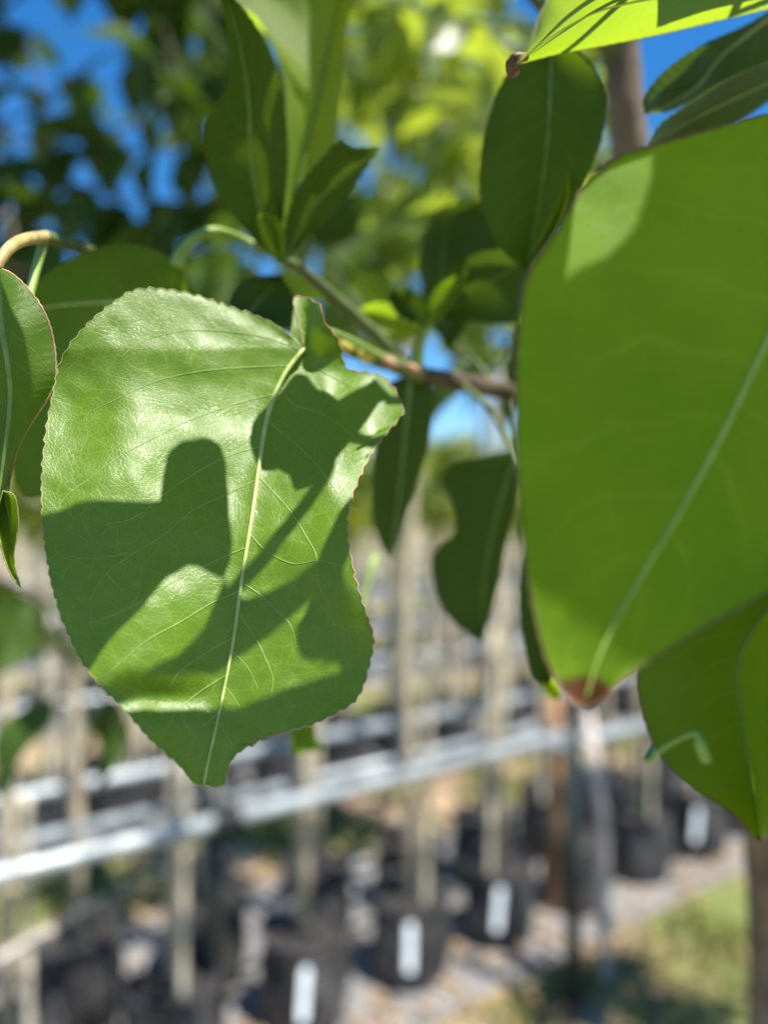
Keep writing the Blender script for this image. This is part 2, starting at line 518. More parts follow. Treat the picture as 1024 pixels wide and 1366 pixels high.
def simple_leaf(vs, fs, uvs, p, d, n, L, W, curl):
    """a folded, curved leaf of 8 quads at p pointing along d with normal n"""
    s = d.cross(n).normalized()
    n = s.cross(d).normalized()
    k = len(vs)
    rows = [(0.0, 0.05), (0.16, 0.72), (0.40, 1.0), (0.68, 0.72), (0.88, 0.32), (1.0, 0.02)]
    for v, w in rows:
        dz = -curl * L * v * v
        c = p + d * (L * v) + n * dz
        up = n * (0.26 * W * w)
        vs.extend([c - s * (W * w) + up, c, c + s * (W * w) + up])
        uvs.extend([(0.02, v * .95), (0.5, v * .95), (0.98, v * .95)])
    for j in range(len(rows) - 1):
        a = k + j * 3
        fs.append((a, a + 1, a + 4, a + 3)); fs.append((a + 1, a + 2, a + 5, a + 4))

def rnd_dir():
    while True:
        v = Vector((random.uniform(-1, 1), random.uniform(-1, 1), random.uniform(-1, 1)))
        if 0.1 < v.length < 1: return v.normalized()

def make_crown(seed, z0, z1, rad, nleaf, L):
    """returns (twig mesh, foliage mesh), z measured from ground"""
    random.seed(seed)
    tv, tf = [], []
    vs, fs, uvs = [], [], []
    ends = []
    nb = 15
    for i in range(nb):
        f = i / (nb - 1)
        zb = z0 + (z1 - z0) * f * 0.86
        a = i * 2.4 + random.uniform(-.4, .4)
        ln = rad * (1.25 - 0.75 * f) * random.uniform(0.7, 1.2)
        d = Vector((math.cos(a), math.sin(a), random.uniform(0.5, 1.1))).normalized()
        p0 = Vector((0, 0, zb))
        path = [p0 + d * (ln * k / 4) + Vector((0, 0, 0.10 * ln * (k / 4) ** 2)) + rnd_dir() * 0.015 * (k > 0) for k in range(5)]
        v, fc = tube_data(path, lin(0.006, 0.002, 5), 5)
        k0 = len(tv); tv.extend(v); tf.extend([tuple(x + k0 for x in q) for q in fc])
        ends.append(path)
    path = [Vector((0, 0, z0)), Vector((0.01, 0, (z0 + z1) / 2)), Vector((0, 0.01, z1))]
    v, fc = tube_data(path, [0.011, 0.007, 0.002], 6)
    k0 = len(tv); tv.extend(v); tf.extend([tuple(x + k0 for x in q) for q in fc])
    ends.append(resample(path, 4)[2:])
    for i in range(nleaf):
        pth = random.choice(ends)
        f = random.uniform(0.12, 1.0) * (len(pth) - 1)
        k = min(len(pth) - 2, int(f))
        p = pth[k].lerp(pth[k + 1], f - k)
        out = rnd_dir(); out.z *= 0.5
        d = (out + Vector((0, 0, -0.55))).normalized()
        p = p + out * random.uniform(0.01, 0.045)
        n = (rnd_dir() + Vector((0, 0, 0.8))).normalized()
        if abs(n.dot(d)) > 0.95: n = d.orthogonal()
        l = L * random.uniform(0.65, 1.15)
        simple_leaf(vs, fs, uvs, p, d, n, l, l * random.uniform(0.30, 0.40), random.uniform(0.0, 0.35))
    return mesh_from('branches', tv, tf), mesh_from('crown', vs, fs, uvs)

CROWN_T = [make_crown(40 + i, 2.12, 3.25, 0.40, 520, 0.080) for i in range(4)]
CROWN_S = [make_crown(60 + i, 1.27, 1.85 + .08 * i, 0.30, 300, 0.075) for i in range(4)]
def trunk_mesh(seed, top):
    random.seed(seed)
    path = [Vector((random.gauss(0, .004) * i, random.gauss(0, .004) * i, 0.20 + (top - 0.20) * i / 6)) for i in range(7)]
    path[-1].x = path[-1].y = 0
    v, f = tube_data(path, lin(0.0195, 0.0130, 7), 8)
    return mesh_from('trunk', v, f)
TRUNK_T = [trunk_mesh(i, 2.14) for i in range(3)]
TRUNK_S = [trunk_mesh(10 + i, 1.38) for i in range(3)]
def cane_mesh(h):
    path, rad = [], []
    z = 0.20
    while z < h:
        path += [Vector((0, 0, z)), Vector((0, 0, z + 0.006)), Vector((0, 0, z + 0.012))]
        rad += [0.0115, 0.0135, 0.0115]
        z += 0.19
    path.append(Vector((0, 0, h))); rad.append(0.0092)
    v, f = tube_data(path, rad, 8)
    return mesh_from('cane', v, f)
CANES = [cane_mesh(h) for h in (0.80, 0.95, 1.06, 1.16, 1.24)]
def tag_mesh():
    vs, fs = [], []
    for j in range(9):
        z = -0.065 + 0.13 * j / 8
        for k in range(4):
            x = -0.012 + 0.024 * k / 3
            y = -0.012 * math.cos(j / 8 * 3.14) - 20 * x * x * 0.4
            w = 0.7 if j in (0, 8) else 1
            vs.append((x * w + 0.010 * (j / 8 - .5), -y * 0.6 - 0.004, z))
    for j in range(8):
        for k in range(3):
            a = j * 4 + k
            fs.append((a, a + 1, a + 5, a + 4))
    me = mesh_from('tag', vs, fs)
    return me
TAG = tag_mesh()

def ordinal(i):
    w = ['first', 'second', 'third', 'fourth', 'fifth', 'sixth', 'seventh', 'eighth', 'ninth', 'tenth', 'eleventh', 'twelfth']
    return w[i] if i < 12 else str(i + 1) + 'th'

rng = random.Random(3)
def potted_tree(t, off, tall, label, group, cane=True, tagged=False, crown=True, full=True, jit=0.02, kc=None):
    p = rowpt(t, off) + Vector((rng.uniform(-jit, jit), rng.uniform(-jit, jit), 0.016 if full else 0.012))
    e = empty('potted_tree', p, label, 'tree', group)
    rz = rng.uniform(0, 6.28)
    o = obj('pot', POTS[rng.randrange(4)], M['pot'], e); o.rotation_euler.z = rz
    if full:
        o2 = obj('potting_soil', SOILS[rng.randrange(3)], M['pot_soil'], e); o2.rotation_euler.z = rz
    tm = (TRUNK_T if tall else TRUNK_S)[rng.randrange(3)]
    obj('trunk', tm, M['trunk'], e)
    if crown:
        tw, fo = (CROWN_T if tall else CROWN_S)[rng.randrange(4) if kc is None else kc]
        b_ = obj('branches', tw, M['twig'], e); b_.rotation_euler.z = rz
        c_ = obj('crown', fo, M['leaf_crown'], e); c_.rotation_euler.z = rz
        c_['kind'] = 'stuff'
        if not tall:
            s = rng.uniform(0.9, 1.08)
            c_.scale = b_.scale = (1, 1, 1)
    for _ in range((rng.choice((1, 2, 3)) if not tall else 1) if cane else 0):
        a = rng.uniform(0, 6.28)
        c = obj('cane', CANES[rng.randrange(5)], M['bamboo'], e)
        c.location = (0.045 * math.cos(a), 0.045 * math.sin(a), 0)
        c.rotation_euler = (rng.uniform(-.02, .02), rng.uniform(-.02, .02), 0)
    if tagged:
        tg = obj('tag', TAG, M['tag'], e)
        d = (Vector((0, 0, 0)) - p); ang = math.atan2(d.y, d.x)
        tg.location = (math.cos(ang) * 0.160, math.sin(ang) * 0.160, 0.165)
        tg.rotation_euler = (rng.uniform(-0.50, -0.30), rng.uniform(-0.20, 0.02), ang + math.pi / 2)
    return e

SP = 0.385
n_front = 0
for i in range(-2, 7):
    t = i * SP
    gap = i in (1,)            # the gap of open sky between two hanging leaves
    potted_tree(t, 0.0, True, 'tall potted tree in the front pot row, ' + ordinal(i + 2) + ' along its rail', 'tall trees of the front pot row',
                cane=True, tagged=i in (0, 1, 2, 5), crown=0 <= i <= 3, jit=0.008)
for i in range(-3, 8):
    t = (i - 0.5) * SP + 0.05
    potted_tree(t, 0.35, True, 'tall potted tree behind the front pots, ' + ordinal(i + 3) + ' along the second rail', 'tall trees of the second pot row',
                cane=i % 2 == 0, crown=False, jit=0.012)
q_ = Vector((1.62, 1.55, 0)) - R0  # unseen tree added to throw shade on the grass
potted_tree(q_.dot(U), q_.dot(N), True, 'tall potted tree added out of view before the front row, its crown shading the lawn', None, cane=True, jit=0.0)
def visible(p, mx=130):
    if p.y < 0.5: return False
    x, y = to_px(Vector((p.x, p.y, 1.0)))
    return -mx < x < 1024 + mx
ROWS = [1.60, 1.95, 3.7, 4.1, 6.0, 6.45, 9.0, 9.6]
NAMES = ['third', 'fourth', 'fifth', 'sixth', 'seventh', 'eighth', 'ninth', 'tenth']
cnt = 0
for r, off in enumerate(ROWS):
    sp = (SP, SP, 0.44, 0.44, 0.6, 0.6, 0.8, 0.8)[r]
    k = 0
    for i in range(-40, 60):
        t = (i + 0.5 * (r % 2)) * sp
        p = rowpt(t, off)
        if not visible(p, 20): continue
        if rng.random() < 0.06: continue
        potted_tree(t, off, False, 'low staked potted tree standing in the ' + NAMES[r] + ' pot row', 'low staked trees of the ' + NAMES[r] + ' pot row',
                    cane=rng.random() < 0.75, full=r < 3, jit=0.03)
        cnt += 1
print('low trees', cnt)

# trellises: one per row, rails clamped to posts
def pipe_between(name, a, b, r, parent, mat, seg=12):
    return tube(name, resample([a, b], 2), r, mat, parent, seg)
RAIL_Z = 0.67
e = empty('rail_trellis', rowpt(-0.30, -0.03), 'double galvanised rail on dark posts running through the front pot row', 'trellis', 'rail trellises')
pipe_between('rail', rowpt(-2.4, -0.065, RAIL_Z), rowpt(1.02, -0.065, RAIL_Z), 0.021, e, M['galv'])
pipe_between('rail', rowpt(0.92, -0.118, RAIL_Z - .012), rowpt(1.50, -0.118, RAIL_Z - .012), 0.021, e, M['galv'])
pipe_between('rail', rowpt(-2.4, 0.065, RAIL_Z + 0.01), rowpt(-0.27, 0.065, RAIL_Z + 0.01), 0.0155, e, M['galv'])
pipe_between('rail', rowpt(-0.22, 0.060, RAIL_Z), rowpt(1.20, 0.060, RAIL_Z), 0.0155, e, M['galv'])
for t in (-0.27, 1.60):
    tube('post', [rowpt(t, 0.0, -0.05), rowpt(t, 0.0, 0.4), rowpt(t, 0.0, 0.83 if t > 0 else 0.76)], 0.030, M['post'], e, 10)
    for o_ in (-0.065, 0.055):
        c = tube('clamp', [rowpt(t - 0.035, o_, RAIL_Z), rowpt(t + 0.035, o_, RAIL_Z)], 0.034, M['clamp'], e, 12)
    tube('clamp', [rowpt(t, -0.08, RAIL_Z + 0.002), rowpt(t, 0.075, RAIL_Z + 0.002)], 0.016, M['clamp'], e, 10)
TRW = ['second', 'third', 'sixth', 'ninth', 'twelfth']
for k, (off, zz) in enumerate(((0.415, 0.67), (1.67, 0.62), (2.06, 0.75), (3.76, 0.72), (4.25, 0.85), (6.06, 0.8), (9.06, 0.85))):
    L0, L1 = -3.2 - off * 0.9, (1.75 if off < 1 else 4.0) + off * 1.3
    e = empty('rail_trellis', rowpt(0, off), 'galvanised rail along the ' + ['second pot row', 'third pot row', 'far side of the fourth pot row', 'fifth pot row',
              'far side of the sixth pot row', 'seventh pot row', 'ninth pot row'][k], 'trellis', 'rail trellises')
    pipe_between('rail', rowpt(L0, off, zz), rowpt(L1, off, zz), 0.021, e, M['galv'])
    t = L0 + 0.4
    while t < L1:
        tube('post', [rowpt(t, off + 0.045, -0.05), rowpt(t, off + 0.045, zz + 0.1)], 0.018, M['post'], e, 8)
        tube('clamp', [rowpt(t, off - 0.01, zz), rowpt(t, off + 0.06, zz)], 0.013, M['clamp'], e, 8)
        t += 2.4
# loose cane with wire, wooden stake, tied pale cane beside the post
def px_ground(px, py):
    d = CAM_H * FPX / (py - 683)
    return Vector(((px - 512) / FPX * d, d, 0))
e = empty('leaning_cane', at(-90, 1330, 1.50), 'pale cane lying aslant with a thin wire tied to its end', 'cane')
tube('cane', [at(-90, 1325, 1.50), at(0, 1280, 1.55), at(72, 1240, 1.6)], 0.011, M['tube'], e, 8)
tube('wire', smooth_path([at(72, 1240, 1.6), at(110, 1212, 1.75), at(165, 1186, 1.95), at(238, 1150, 2.15)], 4), 0.0016, M['galv'], e, 5)
b0 = at(740, 1235, 2.80); 
e = empty('wooden_stake', Vector((b0.x, b0.y, 0)), 'orange brown wooden stake beside the dark green post', 'stake')
tube('stake', [Vector((b0.x, b0.y, -0.03)), Vector((b0.x, b0.y, 0.5)), Vector((b0.x - 0.004, b0.y, 0.825))], 0.026, M['wood'], e, 4)
b0 = at(764, 1330, 2.25)
e = empty('steel_post', Vector((b0.x, b0.y, 0)), 'dark green steel post standing between the orange stake and the pale tied cane', 'post')
tube('post', [Vector((b0.x, b0.y, -0.05)), Vector((b0.x, b0.y, 0.4)), Vector((b0.x, b0.y, 0.90))], 0.024, M['post'], e, 10)
tube('cap', [Vector((b0.x, b0.y, 0.885)), Vector((b0.x, b0.y, 0.91))], 0.027, M['clamp'], e, 10)
b0 = at(806, 1330, 2.35)
e = empty('tied_cane', Vector((b0.x, b0.y, 0)), 'thick pale cane tied with green tape, standing before the dark green post', 'stake')
tube('cane', [Vector((b0.x, b0.y, -0.03)), Vector((b0.x - .004, b0.y, .25)), Vector((b0.x - 0.004, b0.y, 0.5)), Vector((b0.x - 0.05, b0.y + .01, 0.86))], lin(0.019, 0.015, 4), M['tube'], e, 9)
tube('tie_tape', [Vector((b0.x, b0.y, 0.205)), Vector((b0.x, b0.y, 0.242))], 0.024, M['tie'], e, 9)

# ------------------------------------------------------------------ far trees
def far_tree(p, h, seed, label):
    random.seed(seed)
    e = empty('far_tree', p, label, 'tree', 'trees beyond the nursery')
    v, f = tube_data([p, p + Vector((0, 0, h * .35)), p + Vector((.1, 0, h * .7))], [0.16, 0.12, 0.05], 8)
    obj('trunk', mesh_from('trunk', v, f, origin=p), M['bark'], e, p)
    vs, fs, uvs = [], [], []
    lobes = [(Vector((random.gauss(0, h * .16), random.gauss(0, h * .16), h * random.uniform(.32, .88))), h * random.uniform(.12, .22)) for _ in range(13)]
    for i in range(2200):
        c, r = random.choice(lobes)
        d = rnd_dir()
        q = c + d * r * random.uniform(.55, 1.05)
        simple_leaf(vs, fs, uvs, q, rnd_dir(), (d + Vector((0, 0, .5))).normalized().cross(Vector((.1, .3, .2))).normalized() if i % 3 == 0 else (d + Vector((.01, .02, .6))).normalized(), h * .042, h * .02, .2)
    c = obj('crown', mesh_from('crown', vs, fs, uvs), M['leaf_far'], e, p); c['kind'] = 'stuff'
frng = random.Random(9)
for i in range(15):
    y = frng.uniform(24, 36)
    x = (-0.62 + 1.24 * i / 14) * y + frng.uniform(-1, 1)
    far_tree(Vector((x, y, 0)), frng.uniform(2.4, 3.6) * (1.25 if i % 4 == 0 else 1.0), 100 + i, 'broad green tree standing behind the last pot row')

# ------------------------------------------------------------------ the near tree with the large leaves
TB = Vector((0.297, 0.62, 0.0))
tree = empty('pear_tree', TB, 'near tree whose large glossy serrated leaves hang over the pot rows', 'tree')

TWIG_PTS = []
def twig(path, r0, r1, mat, name='twig', sub=6, wob=0.12, parent=None):
    p = smooth_path(path, sub)
    TWIG_PTS.extend(p)
    return tube(name, p, lin(r0, r1, len(p)), mat, parent or tree, 10, wob)

trunk_path = [TB + Vector((0, 0, 0.22)), TB + Vector((0.0, 0, 0.6)), at(1022, 1366, 0.60), at(1016, 1140, 0.56), at(990, 950, 0.50), at(935, 700, 0.41), at(885, 500, 0.35),
              at(853, 320, 0.315), at(838, 180, 0.30), at(828, 60, 0.295), at(822, -80, 0.29), at(812, -300, 0.285), at(800, -620, 0.28)]
tp = smooth_path(trunk_path, 6)
TWIG_PTS += tp[60:]
nt_ = len(tp)
rad = [0.016 - 0.004 * min(1, i / 24) - (0.0050 * max(0, min(1, (i - 24) / 22))) - (0.003 * max(0, (i - 54) / 18)) for i in range(nt_)]
tube('trunk', tp, rad, M['bark'], tree, 14, 0.10)
o = obj('pot', POTS[1], M['pot'], tree, TB + Vector((0, 0, 0.001)))
obj('potting_soil', SOILS[1], M['pot_soil'], tree, TB)

# side branch that bears the focused leaf
twig([at(880, 500, 0.348), at(780, 545, 0.31), at(700, 528, 0.275), at(645, 515, 0.262), at(600, 507, 0.255), at(562, 500, 0.25)], 0.0040, 0.0027, M['twig'], 'branch', wob=0.25)
twig([at(562, 500, 0.25), at(530, 488, 0.245), at(480, 470, 0.235), at(430, 448, 0.225), at(385, 434, 0.22), at(320, 425, 0.215)], 0.0030, 0.0016, M['shoot'], 'shoot')
twig([at(545, 492, 0.247), at(500, 445, 0.242), at(450, 400, 0.236), at(400, 358, 0.228), at(378, 348, 0.222)], 0.0022, 0.0013, M['shoot'], 'shoot')
twig([at(555, 490, 0.248), at(558, 465, 0.246), at(566, 435, 0.244)], 0.0024, 0.0016, M['petiole'], 'shoot')
# left: twig that carries the leaf at the edge and the broad shaded leaf
twig([at(320, 425, 0.215), at(240, 398, 0.222), at(150, 350, 0.222), at(100, 328, 0.205), at(60, 316, 0.185)], 0.0018, 0.0016, M['shoot'], 'shoot')
# bent pale petiole
twig([at(235, 356, 0.21), at(243, 335, 0.21), at(262, 316, 0.212), at(290, 308, 0.216), at(330, 322, 0.222), at(378, 348, 0.222)], 0.0020, 0.0008, M['petiole'], 'shoot')
# branches overhead, above the picture
twig([at(818, -150, 0.288), Vector((0.0, 0.29, CAM_H + 0.27)), Vector((-0.10, 0.27, CAM_H + 0.26)), Vector((-0.13, 0.20, CAM_H + 0.22)), Vector((-0.12, 0.12, CAM_H + 0.17)), Vector((-0.105, 0.085, CAM_H + 0.12)), Vector((-0.075, 0.045, CAM_H + 0.13))], 0.0040, 0.0018, M['twig'], 'branch')
twig([at(812, -300, 0.285), Vector((0.12, 0.23, CAM_H + 0.31)), Vector((0.17, 0.15, CAM_H + 0.31)), Vector((0.21, 0.09, CAM_H + 0.28)), Vector((0.23, 0.06, CAM_H + 0.16))], 0.0036, 0.0016, M['twig'], 'branch')
twig([Vector((0.17, 0.15, CAM_H + 0.31)), Vector((0.15, 0.13, CAM_H + 0.22)), Vector((0.125, 0.12, CAM_H + 0.15))], 0.0022, 0.0012, M['twig'])
twig([at(806, -450, 0.282), Vector((0.02, 0.32, CAM_H + 0.36)), Vector((-0.08, 0.34, CAM_H + 0.40)), Vector((-0.18, 0.34, CAM_H + 0.40))], 0.0036, 0.0016, M['twig'], 'branch')
twig([at(822, -80, 0.29), at(900, -60, 0.27), at(1000, -50, 0.25), at(1090, -30, 0.225)], 0.0030, 0.0016, M['twig'], 'branch')
twig([at(830, 80, 0.296), at(760, 20, 0.27), at(735, 20, 0.25), at(640, -60, 0.245), at(470, -60, 0.235)], 0.0026, 0.0014, M['shoot'], 'shoot')
twig([at(940, 720, 0.415), at(1020, 740, 0.30), at(1070, 740, 0.21), at(1120, 640, 0.16), at(1135, 250, 0.125), at(1132, 185, 0.113)], 0.0034, 0.0014, M['shoot'], 'shoot')

# -- leaf construction
def pad(a): return [Vector((p[0], p[1], 0)) for p in a]

def build_leaf(mid, left, right, depth, mat, serr=2.2, period=17.0, nv=60, nu=14, midrib=0.0, rib_mat=None, margin=0.0, margin_mat=None,
               label=None, ripple=0.0, parent=None, petiole=True, pet_mat=None, smooth=True, brown=None):
    """mid/left/right: base-to-tip traces; depth(px, py, s, v) -> metres"""
    parent = parent or tree
    f = smooth_path if smooth else (lambda a, k: a)
    Mi = resample(f(pad(mid), 5), nv)
    sides = {}
    for sgn, tr in ((-1, left), (1, right)):
        dense = resample(f(pad(tr), 5), nv * 4)
        acc, out, last = 0.0, [], dense[0]
        c = sum((Vector(q) for q in dense), Vector()) / len(dense)
        mm = resample(Mi, len(dense) - 1)
        for i, q in enumerate(dense):
            acc += (q - last).length; last = q
            tgt = dense[min(i + 1, len(dense) - 1)] - dense[max(i - 1, 0)]
            nn = Vector((-tgt.y, tgt.x, 0))
            if nn.length > 0: nn.normalize()
            if nn.dot(q - mm[i]) < 0: nn = -nn
            ph = (acc / period + 0.35 * noise.noise(Vector((acc * 0.02, sgn * 3.1, 0.5)))) % 1.0
            tooth = (ph if ph < 0.72 else (1 - ph) / 0.28 * 0.72) / 0.72
            env = min(1, i / (nv * .4)) * min(1, (len(dense) - 1 - i) / (nv * .3))
            out.append(q + nn * (serr * (tooth - 0.45) * env * (0.7 + 0.6 * noise.noise(Vector((acc * .05, 7, sgn))))))
        sides[sgn] = out
    vs, uvs, fs = [], [], []
    nvv = nv * 2 if serr > 0 else nv
    Mi2 = resample(Mi, nvv)
    for i in range(nvv + 1):
        v = i / nvv
        for j in range(-nu, nu + 1):
            s = j / nu
            e = sides[-1 if j < 0 else 1][min(len(sides[1]) - 1, round(v * nv * 4))]
            q = Mi2[i].lerp(e, abs(s))
            d = depth(q.x, q.y, s, v)
            if ripple:
                d += ripple * math.sin((v - 0.22 * abs(s)) * 42 + (0.6 if s > 0 else 0)) * abs(s) * (1 - abs(s) * .5)
            vs.append(at(q.x, q.y, d))
            uvs.append((0.5 + s * 0.5, v))
    W = 2 * nu + 1
    for i in range(nvv):
        for j in range(W - 1):
            a = i * W + j
            fs.append((a, a + W, a + W + 1, a + 1))
    base = vs[nu].copy()
    lo = obj('leaf', mesh_from('leaf', vs, fs, uvs, origin=base), mat, parent, base)
    if label: lo['label'] = label
    if midrib > 0:
        path = [vs[i * W + nu] for i in range(0, nvv + 1, 2)]
        path = [p + (Vector((0, 0, CAM_H)) - p).normalized() * midrib * 0.35 for p in path]
        tube('midrib', path, [midrib * (0.75 + 0.25 * min(1, 8 * q)) * (1 - 0.7 * q) for q in lin(0, 1, len(path))], rib_mat or M['midrib_green'], lo, 7)
    if margin > 0:
        for j in (0, W - 1):
            path = [vs[i * W + j] for i in range(nvv + 1)]
            rr = [margin * (0.75 + 0.9 * abs(noise.noise(p * 300))) for p in path]
            mm_ = margin_mat[0 if j == 0 else 1] if isinstance(margin_mat, tuple) else margin_mat
            tube('margin', path, rr, mm_ or M['margin'], lo, 5)
    lo_info = dict(o=lo, vs=vs, W=W, nu=nu, nvv=nvv, base=base, cpx=sum((p[0] for p in left + right)) / len(left + right), cpy=sum((p[1] for p in left + right)) / len(left + right))
    if petiole:
        add_petiole(lo, base, pet_mat)
    return lo_info

def add_petiole(lo, base, mat=None, r=0.0009, keep=None):
    q = min([p for p in TWIG_PTS if keep is None or keep(p)], key=lambda p: (p - base).length)
    if (q - base).length < 0.0015: return
    m = (base + q) / 2 + Vector((0, 0, 0.12 * (q - base).length))
    p = smooth_path([base, m, q], 6)
    tube('petiole', p, lin(r, r * 1.25, len(p)), mat or M['petiole'], lo, 7)

def flat_depth(db, dt, cup=0.0, tilt=0.0, bend=0.0):
    """cup: edges come nearer; tilt: right edge nearer; bend: bow along the length"""
    return lambda x, y, s, v: db + (dt - db) * v - cup * abs(s) ** 1.3 - tilt * s + bend * math.sin(math.pi * v) + 0.0009 * noise.noise(Vector((x * .016, y * .016, db * 40)))

def shadow_caster(poly, depthfn, margin_px=70, extra=0.0, smin=0.0, mat='leaf', parent=None, side=None):
    """added unseen leaf, outline cast back along the sun to shade the given patch"""
    parent = parent or tree
    P = [at(p[0], p[1], p[2] if len(p) > 2 else depthfn(p[0], p[1])) for p in poly]
    s = max(0.04, smin)
    while True:
        q = [p + SUN * s for p in P]
        if all(p.y < 0.01 or to_px(p)[1] < -margin_px for p in q) or s > 0.6: break
        s += 0.004
    s += extra
    q = [p + SUN * s for p in P]
    c = sum(q, Vector()) / len(q)
    # gentle bow so that it is not a flat card
    me = bpy.data.meshes.new('leaf')
    bm = bmesh.new()
    dense = resample(smooth_path([Vector(v) for v in q] + [Vector(q[0])], 3), 90)[:-1] if len(q) < 8 else resample([Vector(v) for v in q] + [Vector(q[0])], 110)[:-1]
    bv = [bm.verts.new(v - c) for v in dense]
    be = [bm.edges.new((bv[i], bv[(i + 1) % len(bv)])) for i in range(len(bv))]
    bmesh.ops.triangle_fill(bm, use_beauty=True, use_dissolve=False, edges=be)
    bmesh.ops.subdivide_edges(bm, edges=[e for e in bm.edges if not e.is_boundary], cuts=1)
    bmesh.ops.triangulate(bm, faces=bm.faces)
    uvl = bm.loops.layers.uv.new('UVMap')
    for v in bm.verts:
        if not v.is_boundary:
            v.co += SUN * 0.0025
    for f in bm.faces:
        for l in f.loops: l[uvl].uv = (0.5 + l.vert.co.x * 8, 0.5 + l.vert.co.y * 8)
        f.smooth = True
    bm.to_mesh(me); bm.free()
    lo = obj('leaf', me, M['leaf_shade'], parent, c)  # unseen shadow caster, shaped from the shadow it throws
    base = max(q, key=lambda p: p.z if side is None else side * p.x)
    if side is not None: base = base.lerp(c, 0.06)
    add_petiole(lo, base, keep=None if side is None else (lambda p: p.z > CAM_H + 0.10 and side * (p.x - base.x) > 0.01))
    return lo
M['leaf_shade'] = leaf_mat('leaf_shadow_caster', (0.045, 0.105, 0.015), (0.10, 0.22, 0.008), 0.5, 0.14, spec=0.4, veins=False, tip=False)

# ------- the focused leaf
MID = [(405, 465), (378, 502), (357, 555), (346, 620), (336, 690), (323, 770), (312, 850), (299, 920), (286, 980), (277, 1020), (272, 1046)]
LEFT = [(405, 465), (365, 432), (300, 407), (240, 389), (185, 386), (150, 405), (110, 440), (82, 480), (70, 530), (61, 580), (56, 650), (60, 720), (72, 790),
        (97, 860), (130, 910), (165, 945), (200, 985), (238, 1020), (258, 1043), (272, 1048)]
RIGHT = [(405, 465), (400, 435), (391, 400), (410, 398), (428, 410), (433, 430), (452, 455), (461, 490), (490, 497), (515, 505), (534, 535), (536, 552), (515, 578),
         (492, 610), (472, 655), (463, 700), (469, 750), (482, 800), (497, 845), (494, 880), (480, 925), (460, 945), (420, 965), (385, 975), (345, 988), (315, 1007), (303, 1030), (300, 1046), (285, 1050), (272, 1046)]
def xm(py):
    if py <= MID[0][1]:
        return 405 + (MID[0][1] - py) * 0.1
    for (x0, y0), (x1, y1) in zip(MID, MID[1:]):
        if py <= y1:
            return x0 + (x1 - x0) * (py - y0) / (y1 - y0)
    return MID[-1][0]
def sstep(a, b, x):
    t = max(0, min(1, (x - a) / (b - a)))
    return t * t * (3 - 2 * t)
def main_depth(px, py, s=0, v=0):
    k = 0.15 / FPX
    w = (730 - py) * k
    e = (px - xm(py)) * k
    d = 0.1500 + 0.46 * w + 0.18 * (math.sqrt(w * w + 0.0002) - 0.014)
    if e < 0:
        d += 0.42 * e + 0.0014 * (1 - math.exp(e / 0.002))            # left blade comes forward
        d += 0.0048 * sstep(200, 40, px) * sstep(330, 620, py)
        d -= 0.0048 * sstep(560, 370, py)                                  # upper rim rolls back
        d += 0.0011 * math.sin((py - 480) / 52 + px * 0.013) * 0.5 * min(1.0, -e / 0.02)
        d += 0.0022 * math.exp(-((px - 210) / 60) ** 2 - ((py - 930) / 22) ** 2)
    else:
        d -= 0.16 * e - 0.0016 * (1 - math.exp(-e / 0.003))
        d -= 0.0110 * sstep(500, 400, py) * sstep(392, 430, px)
        d += 0.0026 * math.sin((py - 430) / 60) * min(1.0, e / 0.022) ** 1.6
        d += 0.0060 * sstep(430, 500, px) * sstep(760, 560, py)            # right margin rolls away
    d += 0.0010 * noise.noise(Vector((px * .012, py * .012, 4.2))) + 0.00022 * noise.noise(Vector((px * .04, py * .04, 9.1)))
    return d
main = build_leaf(MID, LEFT, RIGHT, main_depth, M['leaf_main'], serr=5.2, period=16.5, nv=110, nu=46, midrib=0.00062, rib_mat=M['midrib'],
                  margin=0.00013, margin_mat=(M['margin'], M['margin_pink']), ripple=0.00028,
                  label='large sharp glossy leaf with pale midrib, crossed by leaf shadows and a white sheen', petiole=False)
mo = main['o']
from mathutils.bvhtree import BVHTree
MAIN_BVH = BVHTree.FromPolygons(main['vs'], [tuple(p.vertices) for p in mo.data.polygons])
def vein(path, r=0.00012, mat='vein'):
    p2 = resample(smooth_path(pad(path), 6), 44)
    out = []
    cam_p = Vector((0, 0, CAM_H))
    for q in p2:
        hit = MAIN_BVH.ray_cast(cam_p, (at(q.x, q.y, 1.0) - cam_p).normalized())
        if hit[0] is None: continue
        out.append(at(q.x, q.y, hit[0].y - r * 0.25))
    if len(out) < 3: return
    tube('vein', out, lin(r, r * 0.45, len(out)), M[mat], mo, 6)
